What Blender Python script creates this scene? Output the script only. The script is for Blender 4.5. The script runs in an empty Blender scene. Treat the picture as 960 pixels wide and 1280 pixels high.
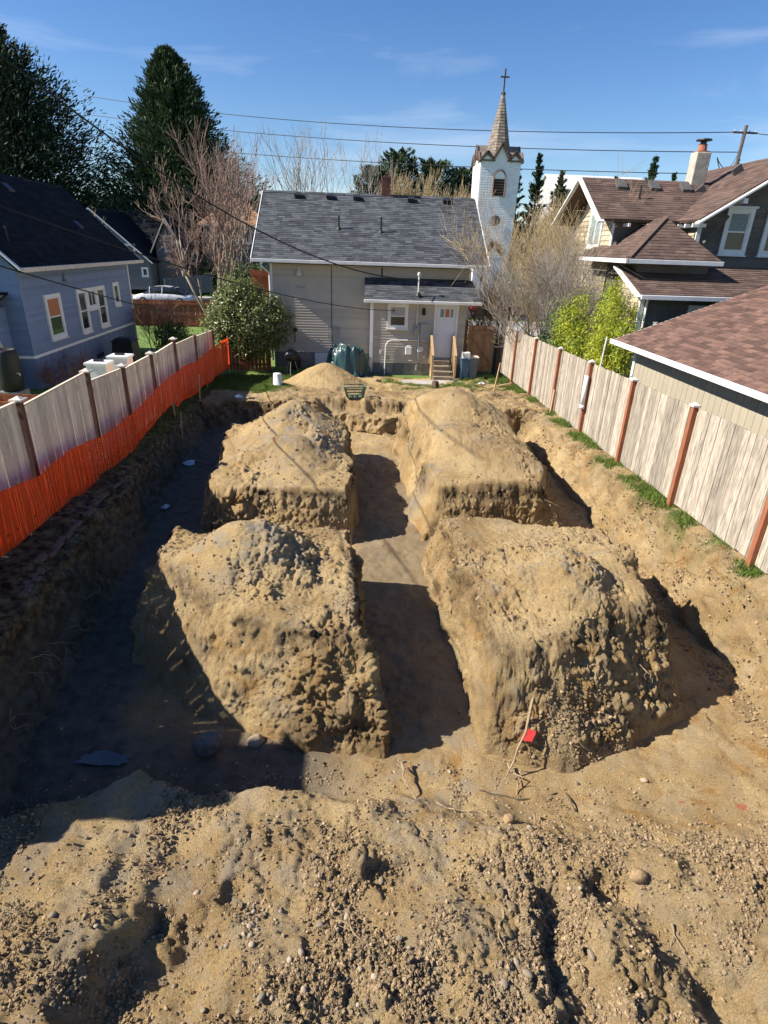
import bpy, math, random
import numpy as np
from math import radians as rad, sin, cos, tan, pi, sqrt, atan2
from mathutils import Vector, Matrix
random.seed(7); RNG = np.random.default_rng(11)
S = bpy.context.scene
COL = S.collection
# ---------------------------------------------------------------- camera
CAM_H = 4.58
def cam_basis(pitch, yaw, roll):
    p, y, r = rad(pitch), rad(yaw), rad(roll)
    f = Vector((sin(y)*cos(p), cos(y)*cos(p), -sin(p)))
    rt = Vector((cos(y), -sin(y), 0)); up = rt.cross(f)
    R = cos(r)*rt + sin(r)*up; U = -sin(r)*rt + cos(r)*up
    return R, U, f
R_, U_, F_ = cam_basis(24.58, 3.54, 1.97)
cam = bpy.data.cameras.new('camera'); camo = bpy.data.objects.new('camera', cam); COL.objects.link(camo)
cam.sensor_fit = 'HORIZONTAL'; cam.sensor_width = 36; cam.lens = 36*725/960
cam.clip_start = 0.1; cam.clip_end = 2000
m = Matrix((R_, U_, -F_)).transposed().to_4x4(); m.translation = Vector((0, 0, CAM_H))
camo.matrix_world = m
S.camera = camo
S.render.resolution_x = 768; S.render.resolution_y = 1024
# ---------------------------------------------------------------- world, sun, exposure
SUN_EL, SUN_A = 39.0, 4.5       # sun from the left, a little behind the camera
w = bpy.data.worlds.new('World'); S.world = w; w.use_nodes = True
nt = w.node_tree; N = nt.nodes; L = nt.links
for n in list(N): N.remove(n)
sky = N.new('ShaderNodeTexSky'); sky.sky_type = 'NISHITA'; sky.sun_disc = False
sdir = Vector((-cos(rad(SUN_EL))*cos(rad(SUN_A)), -cos(rad(SUN_EL))*sin(rad(SUN_A)), sin(rad(SUN_EL))))
sky.sun_elevation = rad(SUN_EL); sky.sun_rotation = atan2(sdir.x, sdir.y)
sky.altitude = 0; sky.air_density = 1.0; sky.dust_density = 0.1; sky.ozone_density = 4.0
geo = N.new('ShaderNodeTexCoord')
mp = N.new('ShaderNodeMapping'); mp.inputs['Scale'].default_value = (1.2, 1.2, 7.0); mp.inputs['Rotation'].default_value = (0, 0.06, 0.3)
nz = N.new('ShaderNodeTexNoise'); nz.inputs['Scale'].default_value = 1.7; nz.inputs['Detail'].default_value = 7; nz.inputs['Roughness'].default_value = 0.55
nz.inputs['Distortion'].default_value = 0.5
cr = N.new('ShaderNodeValToRGB'); cr.color_ramp.elements[0].position = 0.54; cr.color_ramp.elements[1].position = 0.86
cr.color_ramp.elements[0].color = (0, 0, 0, 1); cr.color_ramp.elements[1].color = (0.5, 0.5, 0.5, 1)
mix = N.new('ShaderNodeMix'); mix.data_type = 'RGBA'; mix.inputs['B'].default_value = (7.5, 7.9, 8.6, 1)
hs = N.new('ShaderNodeHueSaturation'); hs.inputs['Saturation'].default_value = 1.2; hs.inputs['Hue'].default_value = 0.509
bg = N.new('ShaderNodeBackground'); bg.inputs['Strength'].default_value = 0.072
out = N.new('ShaderNodeOutputWorld')
L.new(geo.outputs['Generated'], mp.inputs['Vector']); L.new(mp.outputs[0], nz.inputs['Vector']); L.new(nz.outputs['Fac'], cr.inputs['Fac'])
L.new(sky.outputs[0], hs.inputs['Color']); L.new(hs.outputs[0], mix.inputs['A']); L.new(cr.outputs[0], mix.inputs['Factor'])
L.new(mix.outputs['Result'], bg.inputs['Color']); L.new(bg.outputs[0], out.inputs['Surface'])
sl = bpy.data.lights.new('sun', 'SUN'); sl.energy = 5.0; sl.angle = rad(0.5); sl.color = (1.0, 0.93, 0.83)
so = bpy.data.objects.new('sun', sl); COL.objects.link(so)
so.rotation_euler = sdir.to_track_quat('Z', 'Y').to_euler(); so.location = (-20, -5, 30)
S.view_settings.view_transform = 'Standard'; S.view_settings.look = 'None'
S.view_settings.exposure = 1.0; S.view_settings.gamma = 1.0
S.view_settings.use_curve_mapping = False
# ---------------------------------------------------------------- noise
def _h(ix, iy, iz, seed):
    n = (ix.astype(np.int64)*73856093) ^ (iy.astype(np.int64)*19349663) ^ (iz.astype(np.int64)*83492791) ^ (seed*2654435761)
    n = (n ^ (n >> 13)) & 0xffffffff
    n = (n*1274126177) & 0xffffffff
    n = n ^ (n >> 16)
    return (n & 0xffff)/65535.0
def vnoise(x, y, z=None, seed=0):
    x = np.asarray(x, float); y = np.asarray(y, float)
    fx = np.floor(x); fy = np.floor(y); tx = x-fx; ty = y-fy
    tx = tx*tx*(3-2*tx); ty = ty*ty*(3-2*ty)
    if z is None:
        o = np.zeros_like(fx)
        a = _h(fx, fy, o, seed); b = _h(fx+1, fy, o, seed); c = _h(fx, fy+1, o, seed); d = _h(fx+1, fy+1, o, seed)
        return (a+(b-a)*tx)*(1-ty)+(c+(d-c)*tx)*ty
    fz = np.floor(z); tz = z-fz; tz = tz*tz*(3-2*tz)
    r = []
    for k in (0, 1):
        a = _h(fx, fy, fz+k, seed); b = _h(fx+1, fy, fz+k, seed); c = _h(fx, fy+1, fz+k, seed); d = _h(fx+1, fy+1, fz+k, seed)
        r.append((a+(b-a)*tx)*(1-ty)+(c+(d-c)*tx)*ty)
    return r[0]+(r[1]-r[0])*tz
def fbm(x, y, z=None, sc=1.0, oc=4, seed=0, gain=0.5):
    s = 0; a = 1; t = 0
    for i in range(oc):
        f = sc*2.03**i
        s = s + a*(vnoise(x*f+i*7.3, y*f-i*3.1, None if z is None else z*f+i*1.7, seed+i)*2-1)
        t += a; a *= gain
    return s/t
def cobb(x, y, z=None, sc=10.0, seed=0, thr=0.35):
    """heap of rounded lumps of random size (cellular), about 0..0.7"""
    X = np.asarray(x, float)*sc; Y = np.asarray(y, float)*sc; fx = np.floor(X); fy = np.floor(Y); best = np.zeros_like(X)
    if z is not None: Z = np.asarray(z, float)*sc; fz = np.floor(Z)
    for k in ((-1, 0, 1) if z is not None else (0,)):
        for i in (-1, 0, 1):
            for j in (-1, 0, 1):
                cx = fx+i; cy = fy+j; cz = fz+k if z is not None else np.zeros_like(fx)
                a = _h(cx, cy, cz, seed); b_ = _h(cx, cy, cz, seed+1); r = _h(cx, cy, cz, seed+2)
                r = np.where(r > thr, 0.25+0.55*r*r, 0)
                d = (X-cx-a)**2+(Y-cy-b_)**2
                if z is not None: d = d+(Z-cz-_h(cx, cy, cz, seed+3))**2
                best = np.maximum(best, np.sqrt(np.maximum(r*r-d, 0)))
    return best
def chunk(x, y, z=None, sc=8.0, seed=0):
    """broken clods: irregular cells, each lifted by its own amount, with cracks between"""
    wx = 0.35*(vnoise(np.asarray(x)*sc*1.3, np.asarray(y)*sc*1.3, None if z is None else z*sc*1.3, seed+8)-.5)
    X = np.asarray(x, float)*sc+wx; Y = np.asarray(y, float)*sc-wx; fx = np.floor(X); fy = np.floor(Y); f1 = np.full(X.shape, 9.0); f2 = np.full(X.shape, 9.0); val = np.zeros(X.shape)
    if z is not None: Z = np.asarray(z, float)*sc+wx; fz = np.floor(Z)
    for k in ((-1, 0, 1) if z is not None else (0,)):
        for i in (-1, 0, 1):
            for j in (-1, 0, 1):
                cx = fx+i; cy = fy+j; cz = fz+k if z is not None else np.zeros_like(fx)
                d = (X-cx-_h(cx, cy, cz, seed))**2+(Y-cy-_h(cx, cy, cz, seed+1))**2
                if z is not None: d = d+(Z-cz-_h(cx, cy, cz, seed+3))**2
                r = _h(cx, cy, cz, seed+5); nb_ = d < f1; f2 = np.where(nb_, f1, np.minimum(f2, d)); val = np.where(nb_, r, val); f1 = np.where(nb_, d, f1)
    e = np.clip((np.sqrt(f2)-np.sqrt(f1))*3.0, 0, 1)
    return (val**1.5)*(0.35+0.65*e)+0.25*e*val
def sst(a, b, x):
    t = np.clip((x-a)/(b-a), 0, 1); return t*t*(3-2*t)
# ---------------------------------------------------------------- mesh helpers
ORG = {}
def props(o, label=None, cat=None, group=None, kind=None):
    if label: o['label'] = label
    if cat: o['category'] = cat
    if group: o['group'] = group
    if kind: o['kind'] = kind
    return o
def thing(name, label, cat, loc=(0, 0, 0), group=None):
    o = bpy.data.objects.new(name, None); o.empty_display_size = 0.2; COL.objects.link(o); o.location = loc
    ORG[o] = Vector(loc)
    return props(o, label, cat, group)
def raw_mesh(name, V, F, mat, smooth=False, attrs=None):
    V = np.asarray(V, float)
    me = bpy.data.meshes.new(name)
    if isinstance(F, np.ndarray):
        k = F.shape[1]; n = len(F)
        me.vertices.add(len(V)); me.vertices.foreach_set('co', V.astype(np.float32).ravel())
        me.loops.add(n*k); me.loops.foreach_set('vertex_index', F.astype(np.int32).ravel())
        me.polygons.add(n); me.polygons.foreach_set('loop_start', np.arange(0, n*k, k, dtype=np.int32))
        try: me.polygons.foreach_set('loop_total', np.full(n, k, dtype=np.int32))
        except Exception: pass
        me.update(calc_edges=True)
    else:
        me.from_pydata(V.tolist(), [], F)
    if attrs:
        for an, av in attrs.items():
            a = me.attributes.new(an, 'FLOAT', 'POINT'); a.data.foreach_set('value', np.asarray(av, np.float32))
    if smooth: me.polygons.foreach_set('use_smooth', np.ones(len(me.polygons), dtype=bool))
    me.materials.append(mat)
    me.validate(verbose=False)
    return me
def linkobj(name, me, parent=None, loc=None):
    o = bpy.data.objects.new(name, me); COL.objects.link(o)
    if parent is not None: o.parent = parent
    if loc is not None: o.location = loc
    return o
class MB:
    def __init__(s): s.v = []; s.f = []; s.t = []; s.tint = 0.5
    def add(s, vs, fs):
        b = len(s.v); s.v.extend([tuple(v) for v in vs]); s.f.extend([tuple(i+b for i in f) for f in fs]); s.t.extend([s.tint]*len(vs))
    def box(s, x0, x1, y0, y1, z0, z1):
        s.add([(x0, y0, z0), (x1, y0, z0), (x1, y1, z0), (x0, y1, z0), (x0, y0, z1), (x1, y0, z1), (x1, y1, z1), (x0, y1, z1)],
              [(0, 3, 2, 1), (4, 5, 6, 7), (0, 1, 5, 4), (1, 2, 6, 5), (2, 3, 7, 6), (3, 0, 4, 7)])
    def fbox(s, fr, a0, a1, b0, b1, c0, c1):       # box in a wall frame
        P = [fr(a, b, c) for c in (c0, c1) for (a, b) in ((a0, b0), (a1, b0), (a1, b1), (a0, b1))]
        s.add(P, [(0, 1, 2, 3), (7, 6, 5, 4), (4, 5, 1, 0), (5, 6, 2, 1), (6, 7, 3, 2), (7, 4, 0, 3)])
    def prism(s, poly, d):                          # polygon (3D pts) swept by vector d
        n = len(poly); d = Vector(d); A = [Vector(p) for p in poly]; B = [p+d for p in A]
        s.add(A+B, [tuple(range(n))[::-1], tuple(range(n, 2*n))]+[(i, (i+1) % n, n+(i+1) % n, n+i) for i in range(n)])
    def bar(s, p, q, w, h, up=(0, 0, 1)):           # rectangular bar
        p = Vector(p); q = Vector(q); d = (q-p).normalized(); u = d.cross(Vector(up))
        if u.length < 1e-4: u = d.cross(Vector((0, 1, 0)))
        u.normalize(); v = u.cross(d); u *= w/2; v *= h/2
        s.add([p-u-v, p+u-v, p+u+v, p-u+v, q-u-v, q+u-v, q+u+v, q-u+v],
              [(0, 1, 2, 3), (7, 6, 5, 4), (4, 5, 1, 0), (5, 6, 2, 1), (6, 7, 3, 2), (7, 4, 0, 3)])
    def tube(s, pts, r, n=6, cap=True):
        P = [Vector(p) for p in pts]; m = len(P)
        rs = r if hasattr(r, '__len__') else [r]*m
        vs = []; pu = None
        for i in range(m):
            d = (P[min(i+1, m-1)]-P[max(i-1, 0)])
            if d.length < 1e-9: d = Vector((0, 0, 1))
            d.normalize()
            if pu is None:
                u = d.cross(Vector((0, 0, 1)))
                if u.length < 1e-3: u = d.cross(Vector((1, 0, 0)))
            else: u = pu-d*pu.dot(d)
            u.normalize(); pu = u; v = d.cross(u)
            for k in range(n):
                a = 2*pi*k/n; vs.append(P[i]+(u*cos(a)+v*sin(a))*rs[i])
        fs = [(i*n+k, i*n+(k+1) % n, (i+1)*n+(k+1) % n, (i+1)*n+k) for i in range(m-1) for k in range(n)]
        if cap: fs += [tuple(range(n))[::-1], tuple(range((m-1)*n, m*n))]
        s.add(vs, fs)
    def lathe(s, o, prof, n=20, ax='z'):            # prof: (radius, height)
        o = Vector(o); vs = []
        for r, h in prof:
            for k in range(n):
                a = 2*pi*k/n
                if ax == 'z': vs.append(o+Vector((r*cos(a), r*sin(a), h)))
                elif ax == 'x': vs.append(o+Vector((h, r*cos(a), r*sin(a))))
                else: vs.append(o+Vector((r*cos(a), h, r*sin(a))))
        m = len(prof)
        s.add(vs, [(i*n+k, i*n+(k+1) % n, (i+1)*n+(k+1) % n, (i+1)*n+k) for i in range(m-1) for k in range(n)]+[tuple(range(n))[::-1], tuple(range((m-1)*n, m*n))])
    def build(s, name, mat, parent=None, smooth=False, kind=None, label=None, bevel=0):
        org = ORG.get(parent, Vector((0, 0, 0))) if parent is not None else Vector((0, 0, 0))
        V = np.array(s.v, float).reshape(-1, 3)-np.array(org)
        me = raw_mesh(name, V, s.f, mat, smooth, {'tint': s.t})
        o = linkobj(name, me, parent); ORG[o] = org
        if bevel:
            md = o.modifiers.new('bevel', 'BEVEL'); md.width = bevel; md.segments = 2; md.limit_method = 'ANGLE'
        if kind: o['kind'] = kind
        if label: o['label'] = label
        return o
def frame(o, u):
    o = Vector(o); u = Vector((u[0], u[1], 0)).normalized(); n = Vector((u.y, -u.x, 0))
    def f(a, b, c): return o+u*a+n*b+Vector((0, 0, c))
    f.o = o; f.u = u; f.n = n
    return f
def single(name, mb, mat, label, cat, group=None, smooth=False, bevel=0, kind=None):
    """one-mesh thing; origin moved to its base"""
    V = np.array(mb.v); b = Vector(((V[:, 0].min()+V[:, 0].max())/2, (V[:, 1].min()+V[:, 1].max())/2, V[:, 2].min()))
    me = raw_mesh(name, V-np.array(b), mb.f, mat, smooth, {'tint': mb.t})
    o = linkobj(name, me, None, b); ORG[o] = b
    if bevel:
        md = o.modifiers.new('bevel', 'BEVEL'); md.width = bevel; md.segments = 2; md.limit_method = 'ANGLE'
    return props(o, label, cat, group, kind)
# ---------------------------------------------------------------- materials
def mat(name, col, rough=0.8, col2=None, nscale=6.0, stretch=(1, 1, 1), bump=0.0, bscale=None, tint=0.0, rnd=0.0, metal=0.0, spec=0.4, sub=0.0, trans=0.0, detail=6, lo=0.35, hi=0.65, coat=0):
    m = bpy.data.materials.new(name); m.use_nodes = True; t = m.node_tree; n = t.nodes; l = t.links
    b = n['Principled BSDF']; b.inputs['Roughness'].default_value = rough; b.inputs['Metallic'].default_value = metal
    b.inputs['Specular IOR Level'].default_value = spec
    if coat: b.inputs['Coat Weight'].default_value = coat
    tc = n.new('ShaderNodeTexCoord'); mp = n.new('ShaderNodeMapping'); mp.inputs['Scale'].default_value = stretch
    l.new(tc.outputs['Object'], mp.inputs['Vector'])
    vec = mp.outputs[0]
    oi = n.new('ShaderNodeObjectInfo')
    if rnd:
        ml = n.new('ShaderNodeMath'); ml.operation = 'MULTIPLY'; ml.inputs[1].default_value = 37.0; l.new(oi.outputs['Random'], ml.inputs[0])
        va = n.new('ShaderNodeVectorMath'); va.operation = 'ADD'; l.new(vec, va.inputs[0]); l.new(ml.outputs[0], va.inputs[1]); vec = va.outputs[0]
    nz = n.new('ShaderNodeTexNoise'); nz.inputs['Scale'].default_value = nscale; nz.inputs['Detail'].default_value = detail; nz.inputs['Roughness'].default_value = 0.6
    l.new(vec, nz.inputs['Vector'])
    if col2 is None: col2 = tuple(c*0.8 for c in col)
    rp = n.new('ShaderNodeValToRGB'); rp.color_ramp.elements[0].position = lo; rp.color_ramp.elements[1].position = hi
    rp.color_ramp.elements[0].color = (*col, 1); rp.color_ramp.elements[1].color = (*col2, 1)
    l.new(nz.outputs['Fac'], rp.inputs['Fac']); c = rp.outputs['Color']
    def mulf(c, src, amt):
        mr = n.new('ShaderNodeMapRange'); mr.inputs['To Min'].default_value = 1-amt; mr.inputs['To Max'].default_value = 1+amt; l.new(src, mr.inputs['Value'])
        mx = n.new('ShaderNodeVectorMath'); mx.operation = 'SCALE'; l.new(c, mx.inputs[0]); l.new(mr.outputs[0], mx.inputs['Scale']); return mx.outputs[0]
    if tint:
        at = n.new('ShaderNodeAttribute'); at.attribute_name = 'tint'; c = mulf(c, at.outputs['Fac'], tint)
    if rnd: c = mulf(c, oi.outputs['Random'], rnd)
    l.new(c, b.inputs['Base Color'])
    if bump:
        n2 = n.new('ShaderNodeTexNoise'); n2.inputs['Scale'].default_value = bscale or nscale*4; n2.inputs['Detail'].default_value = 5; l.new(vec, n2.inputs['Vector'])
        bp = n.new('ShaderNodeBump'); bp.inputs['Strength'].default_value = bump; bp.inputs['Distance'].default_value = 0.02
        l.new(n2.outputs['Fac'], bp.inputs['Height']); l.new(bp.outputs[0], b.inputs['Normal'])
    if trans:
        tr = n.new('ShaderNodeBsdfTranslucent'); l.new(c, tr.inputs['Color']); ms = n.new('ShaderNodeMixShader'); ms.inputs[0].default_value = trans
        l.new(b.outputs[0], ms.inputs[1]); l.new(tr.outputs[0], ms.inputs[2]); l.new(ms.outputs[0], n['Material Output'].inputs['Surface'])
    return m
M = {}
M['board'] = mat('weathered_board', (0.43, 0.375, 0.295), 0.85, (0.20, 0.168, 0.132), 4, (7, 7, 0.9), 0.35, 30, rnd=0.26, lo=0.36, hi=0.66)
M['board_left'] = mat('weathered_board_left', (0.84, 0.72, 0.54), 0.85, (0.60, 0.47, 0.33), 5, (6, 6, 0.7), 0.2, 30, rnd=0.22, lo=0.44, hi=0.76)
M['post'] = mat('stained_post', (0.34, 0.12, 0.055), 0.8, (0.20, 0.07, 0.035), 6, (4, 4, 0.6), 0.2)
M['post_dark'] = mat('brown_post', (0.20, 0.105, 0.07), 0.85, (0.12, 0.06, 0.04), 6, (4, 4, 0.6), 0.2)
M['cap'] = mat('post_cap', (0.66, 0.58, 0.50), 0.7, (0.5, 0.42, 0.36), 9)
M['redfence'] = mat('red_brown_board', (0.25, 0.075, 0.03), 0.85, (0.16, 0.05, 0.025), 5, (6, 6, 0.7), 0.2, rnd=0.2)
M['gateboard'] = mat('cedar_board', (0.42, 0.24, 0.13), 0.8, (0.28, 0.15, 0.08), 5, (6, 6, 0.7), 0.2, rnd=0.2)
M['newwood'] = mat('pale_lumber', (0.52, 0.36, 0.20), 0.75, (0.40, 0.27, 0.15), 7, (5, 5, 1), 0.15, rnd=0.1)
M['tread'] = mat('weathered_tread', (0.38, 0.31, 0.23), 0.85, (0.28, 0.22, 0.16), 7, (1, 5, 5), 0.2)
M['net'] = mat('orange_plastic_netting', (0.95, 0.095, 0.012), 0.5, (0.88, 0.07, 0.008), 3, (1, 1, 1), 0, trans=0.35)
M['netline'] = mat('pale_orange_cord', (1.0, 0.42, 0.22), 0.5, (0.95, 0.3, 0.12), 3, (1, 1, 1), 0, trans=0.3)
M['roofgrey'] = mat('charcoal_shingle', (0.075, 0.082, 0.092), 0.9, (0.045, 0.05, 0.058), 3, (1, 1, 1), 0.3, 60, tint=0.45)
M['roofblack'] = mat('black_shingle', (0.017, 0.019, 0.024), 0.97, (0.011, 0.012, 0.016), 2, (1, 1, 1), 0.3, 60, tint=0.3, spec=0.1)
M['roofbrown'] = mat('brown_shingle', (0.125, 0.080, 0.062), 0.92, (0.085, 0.054, 0.042), 1.5, (1, 1, 1), 0.3, 60, tint=0.3)
M['roofred'] = mat('reddish_shingle', (0.165, 0.092, 0.066), 0.92, (0.100, 0.058, 0.045), 9, (1, 1, 1), 0.3, 70, tint=0.4)
M['roofred1'] = mat('reddish_shingle_single', (0.165, 0.092, 0.066), 0.92, (0.100, 0.058, 0.045), 9, (1, 1, 1), 0.3, 70, rnd=0.4)
M['rooftan'] = mat('tan_shingle', (0.36, 0.20, 0.11), 0.9, (0.28, 0.15, 0.09), 2, tint=0.2)
M['greysiding'] = mat('warm_grey_siding', (0.47, 0.42, 0.35), 0.7, (0.43, 0.385, 0.32), 3, tint=0.10)
M['foundation'] = mat('concrete_foundation', (0.22, 0.215, 0.20), 0.9, (0.15, 0.15, 0.14), 5, bump=0.2)
M['white'] = mat('white_paint', (0.74, 0.735, 0.72), 0.5, (0.62, 0.615, 0.60), 3, lo=.4, hi=.75)
M['doorwhite'] = mat('door_paint', (0.68, 0.70, 0.75), 0.4, (0.66, 0.68, 0.73), 2)
M['blue'] = mat('blue_siding', (0.165, 0.225, 0.365), 0.6, (0.145, 0.195, 0.31), 3, tint=0.10, bump=0.1)
M['bluedark'] = mat('blue_foundation', (0.14, 0.19, 0.32), 0.7, (0.10, 0.135, 0.23), 4, bump=0.1)
M['darksiding'] = mat('dark_grey_siding', (0.140, 0.122, 0.104), 0.75, (0.11, 0.096, 0.082), 4, tint=0.15)
M['tanshake'] = mat('tan_shake', (0.42, 0.36, 0.25), 0.8, (0.34, 0.29, 0.20), 5, tint=0.2)
M['tansiding'] = mat('tan_panel', (0.34, 0.30, 0.22), 0.75, (0.31, 0.27, 0.20), 4, rnd=0.05)
M['slate'] = mat('grey_house_siding', (0.13, 0.14, 0.15), 0.8, (0.11, 0.12, 0.13), 4, tint=0.1)
M['darkroom'] = mat('dark_interior', (0.02, 0.02, 0.022), 0.9)
M['black'] = mat('black_plastic', (0.015, 0.015, 0.016), 0.55)
M['blackmetal'] = mat('black_vent_metal', (0.02, 0.021, 0.024), 0.5)
M['greymetal'] = mat('grey_metal', (0.32, 0.33, 0.34), 0.45, (0.25, 0.26, 0.27), 8, metal=0.3)
M['ventgrey'] = mat('vent_metal', (0.10, 0.095, 0.09), 0.6)
M['pipe'] = mat('pale_conduit', (0.62, 0.62, 0.60), 0.5)
M['brick'] = mat('chimney_brick', (0.20, 0.075, 0.05), 0.9, (0.13, 0.05, 0.04), 12, rnd=0.25, bump=0.2)
M['mortar'] = mat('mortar', (0.25, 0.21, 0.18), 0.95)
M['concrete'] = mat('concrete_slab', (0.42, 0.40, 0.36), 0.9, (0.34, 0.32, 0.29), 4, bump=0.1)
M['stucco'] = mat('old_stucco', (0.48, 0.43, 0.35), 0.95, (0.34, 0.30, 0.25), 6, bump=0.4)
M['clay'] = mat('clay_flue', (0.36, 0.13, 0.07), 0.85)
M['church'] = mat('white_church_shingle', (0.80, 0.80, 0.81), 0.7, (0.74, 0.75, 0.77), 6, tint=0.07, lo=0.45, hi=0.75)
M['spire'] = mat('spire_shingle', (0.26, 0.215, 0.175), 0.95, (0.17, 0.14, 0.115), 3, tint=0.3)
M['spiretrim'] = mat('brown_trim', (0.17, 0.11, 0.085), 0.9)
M['cross'] = mat('dark_cross', (0.10, 0.07, 0.06), 0.6)
M['asphalt'] = mat('asphalt', (0.055, 0.055, 0.057), 0.9, (0.045, 0.045, 0.046), 5, bump=0.1)
M['tarp'] = mat('green_tarp', (0.022, 0.072, 0.066), 0.35, (0.014, 0.042, 0.050), 2.5, spec=0.6)
M['crate'] = mat('green_crate_plastic', (0.12, 0.20, 0.125), 0.5, (0.10, 0.17, 0.11), 4)
M['bluebin'] = mat('blue_bin', (0.07, 0.14, 0.24), 0.5, (0.06, 0.12, 0.2), 4)
M['greybin'] = mat('grey_bin', (0.16, 0.19, 0.22), 0.5)
M['hivewhite'] = mat('hive_paint', (0.74, 0.75, 0.76), 0.5, (0.60, 0.61, 0.63), 5)
M['hivepink'] = mat('hive_pink_paint', (0.72, 0.56, 0.53), 0.5, (0.66, 0.5, 0.5), 5)
M['carwhite'] = mat('white_car_paint', (0.72, 0.73, 0.75), 0.3, coat=0.6)
M['carred'] = mat('red_car_paint', (0.26, 0.012, 0.02), 0.3, coat=0.6)
M['tyre'] = mat('tyre', (0.02, 0.02, 0.02), 0.9)
M['alloy'] = mat('alloy', (0.6, 0.6, 0.62), 0.35, metal=0.6)
M['curtain'] = mat('orange_curtain', (0.55, 0.22, 0.10), 0.8, (0.36, 0.12, 0.06), 5, (8, 8, 1))
M['lace'] = mat('lace_curtain', (0.30, 0.35, 0.34), 0.8, (0.14, 0.18, 0.18), 18)
M['blind'] = mat('window_blind', (0.42, 0.41, 0.38), 0.7, (0.34, 0.33, 0.31), 20, (0.2, 0.2, 6))
def glassmat():
    m = bpy.data.materials.new('window_glass'); m.use_nodes = True; b = m.node_tree.nodes['Principled BSDF']
    b.inputs['Base Color'].default_value = (0.018, 0.022, 0.028, 1); b.inputs['Roughness'].default_value = 0.06; b.inputs['Specular IOR Level'].default_value = 0.6
    return m
M['glass'] = glassmat()
M['bark'] = mat('bark', (0.115, 0.085, 0.06), 0.95, (0.07, 0.052, 0.038), 8, (3, 3, 0.6), 0.4)
M['barkpale'] = mat('pale_bark', (0.27, 0.225, 0.17), 0.9, (0.19, 0.155, 0.12), 6, (3, 3, 0.6), 0.2)
M['twigred'] = mat('reddish_twigs', (0.27, 0.135, 0.105), 0.9, (0.20, 0.10, 0.08), 3)
M['twigpink'] = mat('pinkish_twigs', (0.30, 0.20, 0.16), 0.9, (0.22, 0.14, 0.115), 3)
M['twiggold'] = mat('straw_twigs', (0.44, 0.34, 0.19), 0.9, (0.32, 0.24, 0.14), 3)
M['twiggrey'] = mat('grey_twigs', (0.34, 0.30, 0.26), 0.9, (0.24, 0.21, 0.19), 3)
M['conifer'] = mat('conifer_needles', (0.050, 0.085, 0.032), 0.75, (0.026, 0.048, 0.022), 1.2, tint=0.55, trans=0.12)
M['conifer2'] = mat('dark_conifer_needles', (0.028, 0.050, 0.022), 0.75, (0.014, 0.027, 0.014), 1.2, tint=0.5, trans=0.12)
M['olive'] = mat('olive_foliage', (0.085, 0.09, 0.035), 0.75, (0.05, 0.06, 0.025), 1.2, tint=0.5, trans=0.15)
M['rhodo'] = mat('glossy_leaf', (0.21, 0.23, 0.075), 0.40, (0.10, 0.13, 0.04), 2.5, tint=0.5, trans=0.18, spec=0.5)
M['bamboo'] = mat('yellow_green_leaf', (0.52, 0.52, 0.05), 0.55, (0.26, 0.36, 0.045), 1.6, tint=0.45, trans=0.4)
M['hedge'] = mat('dark_shrub_leaf', (0.09, 0.13, 0.035), 0.6, (0.05, 0.085, 0.025), 2.0, tint=0.5, trans=0.2)
M['grass'] = mat('grass_blade', (0.15, 0.22, 0.035), 0.7, (0.09, 0.13, 0.025), 1.5, tint=0.5, trans=0.3)
M['straw'] = mat('root_wood', (0.34, 0.255, 0.15), 0.9, (0.22, 0.16, 0.095), 15, bump=0.2)
M['rootdark'] = mat('dark_root', (0.10, 0.07, 0.045), 0.9)
M['stone'] = mat('stone', (0.36, 0.29, 0.205), 0.9, (0.25, 0.195, 0.135), 6, bump=0.3, bscale=30, rnd=0.3)
M['stonegravel'] = mat('gravel_stone', (0.35, 0.25, 0.14), 0.95, (0.23, 0.165, 0.095), 3, bump=0.5, bscale=7, rnd=0.45)
M['clodrock'] = mat('clay_clod', (0.40, 0.27, 0.13), 0.95, (0.26, 0.18, 0.10), 2.5, bump=0.6, bscale=9)
M['bouldermat'] = mat('boulder_rock', (0.16, 0.14, 0.12), 0.85, (0.09, 0.08, 0.07), 3, bump=0.3, bscale=12)
M['oldwood'] = mat('rotten_wood', (0.19, 0.125, 0.10), 0.95, (0.10, 0.065, 0.05), 8, (3, 3, 3), 0.4, bscale=60)
M['paper'] = mat('white_scrap', (0.7, 0.7, 0.72), 0.7)
M['redmark'] = mat('red_marking_paint', (0.55, 0.03, 0.03), 0.8, (0.40, 0.03, 0.03), 20)
M['pole'] = mat('pole_wood', (0.13, 0.095, 0.08), 0.9)
M['wire'] = mat('cable', (0.012, 0.012, 0.013), 0.6)
M['whitehouse'] = mat('pale_far_siding', (0.42, 0.42, 0.42), 0.8)
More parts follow.
